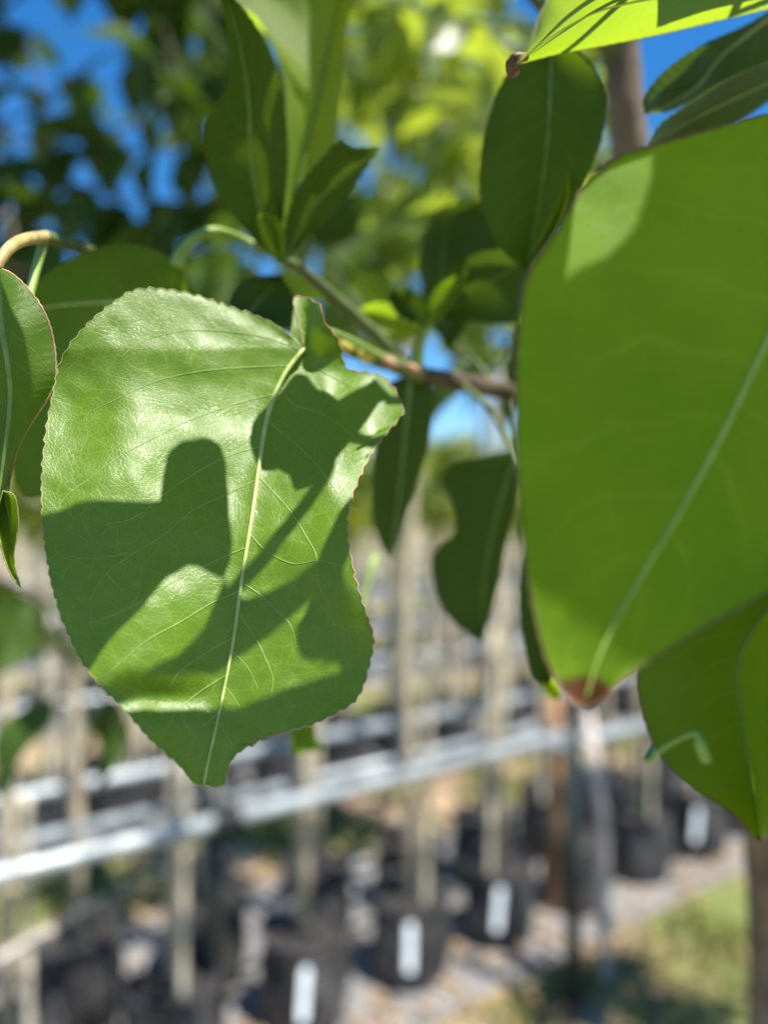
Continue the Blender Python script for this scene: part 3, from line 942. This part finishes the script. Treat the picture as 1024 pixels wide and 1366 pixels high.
VEINS = [
    [(402, 468), (360, 452), (310, 443), (250, 441), (205, 450), (180, 462), (160, 478)],
    [(388, 488), (330, 490), (270, 495), (210, 508), (150, 535), (110, 555)],
    [(370, 525), (310, 540), (250, 562), (190, 592), (150, 615), (118, 640)],
    [(350, 595), (310, 606), (270, 625), (225, 655), (180, 690), (140, 700)],
    [(343, 640), (300, 660), (255, 682), (218, 714), (180, 737), (142, 765), (120, 800)],
    [(142, 765), (165, 790)], [(180, 737), (120, 745), (85, 740)], [(118, 640), (90, 660), (70, 690)],
    [(330, 730), (300, 742), (262, 760), (215, 785), (165, 815), (120, 830)],
    [(320, 788), (285, 803), (240, 830), (195, 855), (150, 893), (138, 905)],
    [(311, 850), (278, 868), (240, 895), (225, 920)], [(303, 900), (268, 922), (235, 950), (215, 985)],
    [(292, 950), (265, 975), (250, 1005)],
    [(372, 515), (392, 540), (425, 550), (455, 568), (478, 590)],
    [(356, 562), (385, 585), (405, 602), (430, 630), (448, 655), (456, 672)],
    [(345, 636), (368, 660), (388, 683), (408, 715), (422, 742), (424, 775), (440, 812), (446, 845), (444, 875)],
    [(333, 712), (355, 735), (390, 752), (425, 748), (455, 755)],
    [(324, 778), (345, 792), (370, 815), (388, 835), (396, 865)],
    [(318, 818), (340, 850), (355, 880), (364, 905), (362, 925)], [(309, 868), (330, 890), (345, 920)], [(300, 915), (318, 940), (323, 960)],
    [(290, 962), (305, 985), (310, 1000)], [(402, 480), (430, 495), (465, 515), (500, 525)], [(404, 470), (415, 450), (412, 425)],
]
for i, v in enumerate(VEINS):
    vein(v, 0.00013 if len(v) > 3 else 0.00009)
# petiole of the focused leaf, behind its curled lobe
pp = smooth_path([at(405, 465, main_depth(405, 465)), at(412, 448, 0.176), at(432, 440, 0.19), at(470, 455, 0.215), at(520, 484, 0.244)], 8)
tube('petiole', pp, lin(0.00046, 0.0012, len(pp)), M['petiole'], mo, 8)

# ------- unseen leaves and a twig added and shaped to cast the focused leaf's shadows
md = lambda x, y: main_depth(min(560, max(20, x)), min(1080, max(380, y)))
shadow_caster([(-30, 700), (50, 687), (100, 670), (150, 667), (190, 669), (213, 669), (218, 632), (224, 603), (243, 588), (275, 583), (294, 594), (302, 620), (305, 660), (306, 690),
            (310, 722), (308, 746), (298, 773), (284, 767), (254, 752), (222, 771), (192, 809), (146, 855), (108, 912), (20, 915)], md, side=-1)
shadow_caster([(70, 925), (118, 912), (141, 910), (192, 896), (238, 873), (273, 836), (293, 788), (300, 772), (312, 795), (325, 799), (380, 777), (424, 748), (446, 712), (470, 730), (450, 775), (417, 794),
            (380, 831), (342, 860), (305, 885), (263, 901), (222, 916), (182, 929), (150, 943), (100, 965)], md, extra=0.012, side=-1)
shadow_caster([(452, 684), (426, 740), (424, 780), (417, 792), (405, 822), (394, 839), (395, 862), (402, 879), (418, 884), (434, 888), (452, 889), (475, 905), (560, 880), (540, 835), (484, 834), (469, 812), (461, 784), (455, 750), (490, 700), (470, 662)], md, side=1)
shadow_caster([(362, 536), (345, 552), (337, 564), (332, 588), (339, 611), (348, 628), (371, 626), (386, 635), (393, 655), (412, 650), (440, 625), (475, 580), (505, 538), (525, 530), (500, 503), (474, 520), (450, 535), (425, 520), (410, 500), (395, 497)], md, side=1)
shadow_caster([(120, 965), (164, 948), (207, 948), (258, 944), (295, 940), (330, 938), (362, 928), (404, 910), (442, 900), (465, 890), (540, 905), (500, 1100), (330, 1120), (200, 1100)], md, side=1)
tw = [(300, 800), (330, 768), (364, 728), (400, 682), (430, 640), (480, 585)]
twig([at(x, y, md(x, y)) + SUN * 0.150 for x, y in tw] + [Vector((0.085, 0.125, CAM_H + 0.160)), Vector((0.125, 0.12, CAM_H + 0.15))], 0.0013, 0.0016, M['twig'])  # added twig, laid along the shadow stripe it casts

# ------- the other large leaves (traced in depth, each at its own distance)
def D(f):   # depth function for shading patches
    return lambda x, y: f(x, y, 0, 0.5)

# broad leaf, close to the camera, mostly in shade
bd = lambda x, y, s, v: 0.1040 + 0.010 * (1 - v) + 0.000062 * max(0.0, 430 - y) - 0.0035 * abs(s) ** 1.4 + (0.004 * s if s > 0 else 0) + 0.0012 * noise.noise(Vector((x * .008, y * .008, 1))) + 0.0016 * math.sin(v * 55) * max(0.0, -s - 0.45) ** 1.5 * (v < 0.6)
big = build_leaf([(1132, 185), (1070, 350), (1024, 450), (962, 580), (902, 690), (842, 790), (800, 872), (780, 936)],
           [(1132, 185), (1085, 145), (1024, 152), (940, 174), (866, 195), (822, 210), (776, 250), (740, 310), (702, 368), (691, 430), (687, 520), (690, 640), (699, 740), (720, 850), (741, 905), (764, 936), (780, 942)],
           [(1132, 185), (1225, 330), (1215, 580), (1110, 735), (1024, 790), (950, 830), (880, 872), (832, 905), (797, 938), (780, 942)],
           bd, M['leaf_big'], serr=4.0, period=24, nv=70, nu=22, midrib=0.0006, rib_mat=M['midrib_soft'], margin=0.00016, margin_mat=M['margin_dark'], ripple=0.0004,
           label='broad shaded green leaf close up with one sunlit crinkled edge and reddish tip')
shadow_caster([(900, 120), (872, 195), (870, 230), (848, 300), (805, 352), (745, 392), (640, 405), (560, 600), (600, 960), (900, 1000), (1100, 800), (1290, 600), (1250, 200), (1050, 60)], lambda x, y: 0.108 + 0.000062 * max(0.0, 430 - y), side=1, extra=0.09)

# thin bright leaf overhead, sun shining through it
td = lambda x, y, s, v: 0.148 + 0.012 * (1 - v) + 0.024 * s + 0.0006 * noise.noise(Vector((x * .02, y * .02, 2)))
build_leaf([(1110, -30), (1000, -18), (880, -4), (800, 14), (745, 42), (712, 66), (690, 84)],
           [(1110, -30), (1060, -95), (950, -115), (820, -70), (745, -15), (722, 15), (712, 45), (702, 68), (690, 84)],
           [(1110, -30), (1070, -4), (1024, 12), (960, 27), (880, 46), (800, 62), (745, 72), (712, 80), (690, 86)],
           td, M['leaf_pale'], serr=1.2, period=12, nv=50, nu=14, midrib=0.0005, rib_mat=M['midrib'], margin=0.00012, margin_mat=M['margin'],
           label='bright yellow green leaf lit through by the sun, with dried brown tip')
tube('dried_tip', smooth_path([at(702, 76, 0.150), at(686, 78, 0.149), at(681, 88, 0.149), at(686, 100, 0.149)], 5), lin(0.0008, 0.0012, 16)[:16], M['margin_dark'], tree, 8, 0.3)
shadow_caster([(884, 70), (893, 40), (883, 15), (905, -30), (900, -140), (1150, -150), (1150, 60), (960, 60)], lambda x, y: 0.172 if y > 0 else 0.135, margin_px=30, side=1)

def L(mid, left, right, db, dt, mat='leaf', shade=True, cup=0.004, tilt=0.0, bend=0.0, serr=2.0, period=14, midrib=0.0007, label=None, rib=None, nv=36, nu=9, scale=1.12, margin=0.0, petiole=True, sm=0.0):
    fn = flat_depth(db, dt, cup, tilt, bend)
    r = build_leaf(mid, left, right, fn, M[mat], serr=serr, period=period, nv=nv, nu=nu, midrib=midrib, rib_mat=rib, label=label, margin=margin, petiole=petiole, pet_mat=M['shoot'] if shade else None)
    if shade:
        poly = [(x, y, fn(x, y, -1, i / (len(left) - 1))) for i, (x, y) in enumerate(left)]
        poly += [(x, y, fn(x, y, 1, i / (len(right) - 1))) for i, (x, y) in enumerate(right)][::-1][1:-1]
        c = Vector((r['cpx'], r['cpy']))
        shadow_caster([(c.x + (x - c.x) * scale, c.y + (y - c.y) * scale, z) for x, y, z in poly], None, smin=sm)
    return r

# upper right pair
L([(1085, -25), (1010, 35), (960, 76), (925, 118), (862, 152)], [(1085, -25), (1000, 30), (935, 60), (885, 95), (858, 130), (858, 150)], [(1085, -25), (1075, 45), (1010, 95), (945, 125), (895, 148), (860, 153)],
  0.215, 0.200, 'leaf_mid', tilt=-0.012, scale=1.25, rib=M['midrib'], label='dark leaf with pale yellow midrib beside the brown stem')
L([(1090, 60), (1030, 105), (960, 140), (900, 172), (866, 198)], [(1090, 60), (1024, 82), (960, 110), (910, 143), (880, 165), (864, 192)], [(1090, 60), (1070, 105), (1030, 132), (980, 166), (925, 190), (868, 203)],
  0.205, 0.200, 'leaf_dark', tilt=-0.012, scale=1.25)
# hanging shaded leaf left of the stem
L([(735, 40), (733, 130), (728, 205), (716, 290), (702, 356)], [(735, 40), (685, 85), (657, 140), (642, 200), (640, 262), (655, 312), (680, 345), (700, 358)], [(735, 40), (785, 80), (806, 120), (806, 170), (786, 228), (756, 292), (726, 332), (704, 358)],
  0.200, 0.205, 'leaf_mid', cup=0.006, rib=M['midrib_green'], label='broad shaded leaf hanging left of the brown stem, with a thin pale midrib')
L([(758, 228), (748, 275), (728, 318), (708, 346)], [(758, 228), (742, 270), (722, 312), (708, 346)], [(758, 228), (757, 268), (738, 315), (710, 347)], 0.199, 0.202, 'leaf_pale', shade=False, midrib=0, serr=.8, petiole=False)  # pale strip in place of the hanging leaf's sunlit curled margin
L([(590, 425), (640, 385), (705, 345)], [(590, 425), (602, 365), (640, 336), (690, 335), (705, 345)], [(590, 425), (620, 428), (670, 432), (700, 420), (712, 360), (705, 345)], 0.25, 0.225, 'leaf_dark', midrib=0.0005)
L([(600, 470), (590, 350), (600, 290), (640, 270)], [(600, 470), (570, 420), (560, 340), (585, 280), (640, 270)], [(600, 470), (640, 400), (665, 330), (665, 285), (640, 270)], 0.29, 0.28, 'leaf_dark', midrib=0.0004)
# upper middle folded leaves
L([(372, 350), (350, 290), (335, 220), (332, 140), (320, 60), (300, -10)], [(372, 350), (330, 310), (292, 262), (274, 205), (280, 150), (304, 112), (306, 60), (294, 0), (300, -10)],
  [(372, 350), (378, 290), (384, 215), (380, 145), (366, 85), (342, 35), (315, 0), (300, -10)], 0.222, 0.19, 'leaf_mid', cup=0.003, label='dark folded leaf standing beside the pale crinkled leaf')
fold = flat_depth(0.228, 0.235, 0.0, 0.0)
pale = build_leaf([(378, 350), (386, 295), (402, 215), (422, 140), (440, 60), (458, -30)], [(378, 350), (368, 300), (362, 235), (380, 165), (376, 95), (342, 22), (300, 0), (310, -40), (400, -60), (458, -30)],
           [(378, 350), (398, 290), (427, 232), (450, 170), (455, 90), (462, 40), (470, -10), (458, -30)],
           lambda x, y, s, v: 0.222 + 0.045 * v + (0.016 * s if s < 0 else -0.006 * s) + 0.0011 * math.sin(v * 46 + s * 3) * (s < 0) * abs(s), M['leaf_pale'], serr=2, period=14, nv=60, nu=14,
           midrib=0.0008, rib_mat=M['midrib_green'], label='pale crinkled leaf with sunlit quilted half hanging from the upper shoot')
shadow_caster([(372, 345), (395, 300), (408, 205), (398, 160), (410, 130), (404, 60), (420, 0), (460, -40), (480, 0), (462, 90), (455, 175), (430, 240), (400, 300)], lambda x, y: 0.222 + 0.045 * (350 - y) / 400)
L([(376, 352), (364, 318), (350, 288)], [(376, 352), (356, 330), (344, 300), (344, 288), (350, 286)], [(376, 352), (380, 322), (374, 294), (360, 286), (350, 286)], 0.214, 0.208, 'leaf_pale', shade=False, midrib=0.0004, serr=.5, label='small bright green leaf base below the folded leaves')
L([(380, 348), (402, 300), (440, 250), (508, 196)], [(380, 348), (380, 300), (396, 252), (425, 215), (452, 188), (472, 196), (508, 196)], [(380, 348), (408, 318), (442, 290), (476, 242), (508, 196)], 0.222, 0.21, 'leaf_mid', rib=M['midrib_green'], serr=3.5, period=16, tilt=-0.004)
# broad shaded leaf behind the focused one
L([(268, 402), (200, 402), (120, 404), (60, 410), (24, 418)], [(268, 402), (228, 344), (160, 325), (95, 345), (48, 378), (24, 418)], [(268, 402), (255, 490), (165, 580), (60, 660), (20, 640), (12, 520), (24, 418)], 0.222, 0.205, 'leaf', rib=M['midrib'],
  label='broad shaded leaf behind the focused leaf')
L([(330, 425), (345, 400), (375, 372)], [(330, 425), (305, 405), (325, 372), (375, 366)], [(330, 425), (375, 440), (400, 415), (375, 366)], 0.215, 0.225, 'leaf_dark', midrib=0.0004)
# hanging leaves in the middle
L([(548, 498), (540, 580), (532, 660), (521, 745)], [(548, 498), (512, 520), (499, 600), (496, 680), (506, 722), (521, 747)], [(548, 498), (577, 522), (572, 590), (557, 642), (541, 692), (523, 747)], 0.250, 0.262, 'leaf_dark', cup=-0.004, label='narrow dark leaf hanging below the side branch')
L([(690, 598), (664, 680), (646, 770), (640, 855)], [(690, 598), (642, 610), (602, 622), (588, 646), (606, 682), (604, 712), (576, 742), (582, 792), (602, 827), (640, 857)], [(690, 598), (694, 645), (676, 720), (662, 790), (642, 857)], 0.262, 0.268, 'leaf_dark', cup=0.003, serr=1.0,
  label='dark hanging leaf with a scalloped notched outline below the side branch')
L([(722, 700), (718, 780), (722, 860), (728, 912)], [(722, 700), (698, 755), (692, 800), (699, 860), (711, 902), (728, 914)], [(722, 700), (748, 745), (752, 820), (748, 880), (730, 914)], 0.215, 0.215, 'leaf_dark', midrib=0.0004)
L([(716, 900), (730, 912), (746, 932)], [(716, 900), (722, 918), (735, 932), (746, 934)], [(716, 900), (738, 902), (748, 918), (746, 934)], 0.235, 0.235, 'leaf_pale', shade=False, midrib=0, serr=.4)
# lower right leaf, folded along its midrib
ld = lambda x, y, s, v: 0.126 + 0.006 * v - (0.004 * abs(s) if s < 0 else 0.022 * s) + 0.0008 * noise.noise(Vector((x * .015, y * .015, 8)))
build_leaf([(1062, 752), (1010, 830), (984, 885), (989, 960), (1001, 1040), (1013, 1122)], [(1062, 752), (965, 785), (884, 838), (852, 890), (856, 950), (882, 1010), (922, 1050), (975, 1084), (1004, 1114), (1013, 1124)],
           [(1062, 752), (1110, 820), (1105, 950), (1062, 1060), (1022, 1115), (1013, 1124)], ld, M['leaf'], serr=2.0, period=20, nv=50, nu=14, midrib=0.0004, margin=0.00012, margin_mat=M['margin_dark'],
           label='shaded green leaf folded along its midrib, below the broad close leaf')
shadow_caster([(1062, 700), (950, 770), (860, 820), (835, 890), (838, 968), (870, 983), (905, 970), (940, 968), (962, 1010), (955, 1032), (925, 1026), (885, 1022), (880, 1042), (915, 1075), (1000, 1150), (1060, 1130), (1140, 980), (1150, 820)], lambda x, y: 0.121, side=1)
twig([at(868, 1014, 0.119), at(882, 1000, 0.1175), at(905, 986, 0.1165), at(924, 979, 0.116), at(932, 982, 0.116)], 0.0003, 0.0004, M['petiole'], 'shoot')
tube('leaf_stub', smooth_path([at(930, 982, 0.1160), at(936, 1000, 0.1160), at(944, 1018, 0.116)], 5), [0.0004, 0.0006, 0.0008] + [0.0009] * 6 + [0.0007, 0.0003], M['petiole'], tree, 8)
twig([at(1000, 745, 0.33), at(960, 860, 0.24), at(880, 985, 0.14), at(862, 1014, 0.128), at(868, 1014, 0.119)], 0.0010, 0.0003, M['petiole'], 'shoot')
# leaf at the left edge with rosy margin
ed = lambda x, y, s, v: 0.150 + 0.006 * s + 0.004 * v + (0.006 * abs(s) if s < 0 else 0) + 0.0008 * noise.noise(Vector((x * .02, y * .02, 3)))
build_leaf([(-4, 356), (2, 430), (14, 520), (4, 620), (-12, 720)], [(-4, 356), (-70, 420), (-110, 520), (-80, 640), (-12, 720)], [(-4, 356), (20, 368), (46, 395), (66, 432), (75, 482), (70, 520), (44, 562), (22, 605), (10, 660), (4, 700), (-12, 720)],
           ed, M['leaf'], serr=1.6, period=11, nv=60, nu=16, midrib=0.0007, rib_mat=M['midrib_green'], margin=0.00022, margin_mat=M['margin_pink'], petiole=False,
           label='glossy leaf curling down beside the focused leaf, with a rosy thickened margin')
shadow_caster([(10, 380), (30, 395), (60, 440), (66, 500), (40, 555), (14, 600), (-40, 560), (-30, 420)], lambda x, y: 0.152, side=-1)
L([(4, 655), (14, 700), (12, 745), (28, 782)], [(4, 655), (-4, 690), (2, 730), (14, 765), (28, 784)], [(4, 655), (20, 662), (25, 700), (19, 745), (28, 784)], 0.158, 0.160, 'leaf', serr=.5, midrib=0.0003, margin=0.00015, shade=False)
pth = smooth_path([at(-4, 358, 0.156), at(2, 345, 0.157), at(16, 328, 0.160), at(36, 319, 0.168), at(60, 316, 0.185)], 6)
tube('petiole', pth, lin(0.0011, 0.0014, len(pth)), M['petiole_tan'], tree, 9)
# small ones
L([(404, 955), (400, 980), (392, 1006)], [(404, 955), (390, 966), (386, 985), (392, 1008)], [(404, 955), (418, 965), (422, 985), (432, 999), (408, 1003), (392, 1008)], 0.27, 0.27, 'leaf', shade=False, midrib=0.0003, serr=.5, petiole=False)
twig([at(500, 740, 0.29), at(470, 850, 0.28), at(430, 920, 0.275), at(404, 955, 0.27)], 0.0010, 0.0007, M['petiole'], 'shoot')
L([(568, 432), (590, 400), (626, 362)], [(568, 432), (570, 405), (590, 376), (626, 362)], [(568, 432), (592, 420), (615, 390), (626, 362)], 0.244, 0.235, 'leaf', shade=False, midrib=0.0005, serr=1, rib=M['midrib'])
L([(566, 436), (520, 425), (478, 412)], [(566, 436), (530, 448), (500, 440), (478, 412)], [(566, 436), (540, 415), (505, 402), (478, 412)], 0.246, 0.256, 'leaf_pale', shade=False, midrib=0.0004, serr=1)
L([(566, 434), (540, 405), (525, 385)], [(566, 434), (535, 425), (518, 400), (525, 385)], [(566, 434), (570, 410), (548, 385), (525, 385)], 0.246, 0.244, 'leaf_dark', midrib=0.0004, serr=1)
for q, c, r in (((487, 474), 'bud_yellow', 0.0021), ((520, 484), 'bud', 0.0016), ((550, 492), 'bud', 0.0014), ((462, 462), 'bud_yellow', 0.0015)):
    d = 0.240 - (560 - q[0]) * 0.0001
    tube('bud', [at(q[0] - 9, q[1] - 6, d - .003), at(q[0] - 4, q[1] - 3, d - .003), at(q[0] + 4, q[1] + 2, d - .003), at(q[0] + 10, q[1] + 5, d - .002)], [r * .3, r, r, r * .4], M[c], tree, 8)

# ------- looser leaves of the same tree: built on one shared set of meshes
def generic_leaf_mesh(seed, L_, W_):
    random.seed(seed)
    vs, fs, uvs = [], [], []
    nv, nu = 16, 4
    bow = random.uniform(0.15, 0.45); tw_ = random.uniform(-.5, .5); wave = random.uniform(0.03, .07)
    for i in range(nv + 1):
        v = i / nv
        w = W_ * (math.sin(math.pi * min(1, v ** 0.72)) ** 0.85) * (1 - 0.15 * v) + 0.0004
        for j in range(-nu, nu + 1):
            s = j / nu
            x = s * w
            z = -bow * L_ * v * v + abs(x) * 0.35 + wave * L_ * math.sin(v * 9 + seed) * abs(s)
            a = tw_ * v
            vs.append((x * math.cos(a) - z * math.sin(a) * .3, L_ * (v + .12) - bow * .2 * L_ * v * v, z + x * math.sin(a)))
            uvs.append((0.5 + s * .5, v * .98))
    W2 = 2 * nu + 1
    for i in range(nv):
        for j in range(W2 - 1):
            a = i * W2 + j
            fs.append((a, a + 1, a + W2 + 1, a + W2))
    k = len(vs)
    v, f = tube_data([Vector((0, 0, 0)), Vector((0, L_ * .07, L_ * .01)), Vector((0, L_ * .14, 0))], 0.0009, 5)
    vs.extend(v); uvs.extend([(0.5, 0.5)] * len(v)); fs.extend([tuple(q + k for q in ff) for ff in f])
    return mesh_from('leaf', vs, fs, uvs)
GEN = [generic_leaf_mesh(i, 0.066 + 0.006 * (i % 3), 0.019 + 0.003 * (i % 2)) for i in range(6)]
GEN_L = []
for g in GEN:
    c = g.copy(); c.materials.clear(); c.materials.append(M['leaf_crown']); GEN_L.append(c)
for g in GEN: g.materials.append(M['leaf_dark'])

def leafy_twig(path, r0, r1, parent, n, seed, meshes, mat=None, scale=1.0, name='twig', droop=0.6, f0=0.12):
    random.seed(seed)
    p = smooth_path(path, 6)
    tube(name, p, lin(r0, r1, len(p)), mat or M['twig'], parent, 7, 0.1)
    for i in range(n):
        f = (f0 + (1 - f0) * (i + random.random() * .6) / n) * (len(p) - 1)
        k = max(0, min(len(p) - 2, int(f)))
        q = p[k].lerp(p[k + 1], min(1, f - k))
        d = rnd_dir(); d = (d + Vector((0, 0, -droop))).normalized()
        o = bpy.data.objects.new('leaf', random.choice(meshes))
        COL.objects.link(o)
        o.parent = parent
        o.location = q - wloc(parent)
        rot = d.to_track_quat('Y', 'Z')
        o.rotation_euler = (rot @ Matrix.Rotation(random.uniform(-1.0, 1.0), 3, 'Y').to_quaternion()).to_euler()
        s = scale * random.uniform(0.75, 1.2)
        o.scale = (s, s, s)

# neighbouring tree whose shaded branches reach in at upper left; its pot stands left of the picture
NB_ = Vector((-0.86, 1.12, 0.0))
ntree = empty('pear_tree', NB_, 'neighbouring tree with dark shaded branches against the open blue sky', 'tree')
obj('pot', POTS[2], M['pot'], ntree); obj('potting_soil', SOILS[2], M['pot_soil'], ntree)
np_ = smooth_path([NB_ + Vector((0, 0, .22)), NB_ + Vector((.01, 0, .9)), NB_ + Vector((0, .01, 1.57)), NB_ + Vector((.02, 0, 2.2)), NB_ + Vector((.03, 0, 2.6))], 5)
tube('trunk', np_, lin(0.016, 0.006, len(np_)), M['bark'], ntree, 10, 0.1)
def nbz(z): return NB_ + Vector((0.005, 0.005, z - 0.13))
brs = [([nbz(1.75), at(-200, 420, 1.1), at(-30, 320, 1.05), at(90, 310, 1.02), at(200, 330, 1.0), at(290, 350, 0.98)], 17),
       ([nbz(1.85), at(-200, 330, 1.1), at(-20, 270, 1.05), at(100, 250, 1.0), at(210, 270, 0.97), at(310, 260, 0.95)], 17),
       ([nbz(1.95), at(-180, 250, 1.15), at(20, 215, 1.1), at(150, 205, 1.05), at(250, 190, 1.0), at(330, 150, 0.98)], 16),
       ([nbz(2.05), at(-150, 200, 1.1), at(40, 150, 1.1), at(130, 80, 1.05), at(200, 80, 1.0)], 6),
       ([nbz(2.15), at(-60, 60, 1.1), at(120, -70, 1.0), at(200, -30, 0.92), at(225, 60, 0.88), at(240, 140, 0.86)], 17),
       ([nbz(2.2), at(60, -90, 1.0), at(230, -80, 0.9), at(285, 0, 0.85), at(280, 110, 0.84)], 14),
       ([nbz(1.8), at(-220, 420, 1.0), at(-60, 350, 0.95), at(60, 370, 0.95), at(160, 390, 0.95)], 8),
       ([nbz(1.9), at(-100, 120, 1.3), at(20, 40, 1.3), at(60, 130, 1.25), at(90, 220, 1.2)], 5),
       # above the picture
       ([nbz(2.3), at(-150, -200, 1.0), at(50, -230, 0.95), at(200, -230, 0.92), at(330, -200, 0.9)], 26),
       ([nbz(2.4), at(-150, -320, 1.1), at(60, -300, 1.05), at(230, -300, 1.0), at(400, -260, 1.0)], 26),
       ([nbz(2.45), at(-250, -350, 0.9), at(0, -380, 0.85), at(200, -380, 0.85)], 22),
       ([nbz(1.62), at(-160, 640, 0.85), at(-20, 760, 0.75), at(60, 800, 0.68), at(90, 880, 0.66), at(75, 960, 0.66)], 5),
       ([nbz(1.55), at(-100, 760, 0.8), at(60, 860, 0.72), at(135, 920, 0.70), at(155, 985, 0.70)], 4)]
for i, (pth, n) in enumerate(brs):
    leafy_twig(pth, 0.004, 0.0012, ntree, int(n * 1.45), 200 + i, GEN, scale=1.32)

# mid-distance sunlit twigs of the near tree, behind the hanging leaves
tw_m = [([at(838, 180, 0.30), at(800, 230, 0.42), at(700, 200, 0.60), at(600, 140, 0.75), at(500, 90, 0.85)], 20),
        ([at(828, 60, 0.295), at(760, 40, 0.42), at(640, 30, 0.60), at(540, 10, 0.75), at(460, -20, 0.85)], 20),
        ([at(853, 320, 0.315), at(780, 330, 0.42), at(680, 300, 0.60), at(560, 290, 0.75), at(450, 320, 0.85)], 22),
        ([at(885, 500, 0.35), at(800, 440, 0.45), at(700, 400, 0.60), at(600, 400, 0.75), at(480, 390, 0.82)], 16),
        ([at(845, 250, 0.305), at(760, 180, 0.60), at(680, 120, 0.90), at(590, 230, 1.05), at(480, 200, 1.15)], 20),
        ([at(820, -20, 0.292), at(740, 60, 0.8), at(640, 100, 1.2), at(560, 130, 1.4), at(470, 120, 1.5)], 28),
        ([at(842, 220, 0.303), at(760, 300, 0.8), at(650, 260, 1.2), at(560, 340, 1.4), at(460, 260, 1.5)], 28),
        ([at(870, 430, 0.335), at(790, 400, 0.6), at(720, 450, 0.85), at(660, 470, 0.95)], 9)]
for i, (pth, n) in enumerate(tw_m):
    leafy_twig(pth, 0.003, 0.001, tree, n, 300 + i, GEN_L, scale=1.0, mat=M['shoot'], f0=0.45)
tw_d = [([at(378, 348, 0.222), at(345, 330, 0.40), at(300, 345, 0.60), at(240, 330, 0.72)], 9),
        ([at(500, 445, 0.242), at(470, 395, 0.42), at(430, 350, 0.60), at(380, 330, 0.75)], 10),
        ([at(600, 507, 0.255), at(620, 470, 0.45), at(580, 430, 0.65), at(500, 420, 0.80), at(440, 400, 0.85)], 12),
        ([at(640, 515, 0.262), at(670, 480, 0.45), at(690, 440, 0.65), at(640, 420, 0.80)], 8)]
for i, (pth, n) in enumerate(tw_d):
    leafy_twig(pth, 0.002, 0.0009, tree, n, 340 + i, GEN if i != 2 else GEN_L, scale=0.95, mat=M['shoot'], f0=0.4, droop=0.3)
for i, pth in enumerate([[nbz(1.9), at(-150, 290, 1.2), at(30, 290, 1.15), at(180, 300, 1.1), at(330, 300, 1.05), at(400, 280, 1.05)],
                         [nbz(2.1), at(-100, 160, 1.25), at(60, 190, 1.2), at(210, 150, 1.15), at(300, 60, 1.1)]]):
    leafy_twig(pth, 0.004, 0.0012, ntree, 24, 240 + i, GEN, scale=1.1, f0=0.3)
print('objects', len(bpy.data.objects))
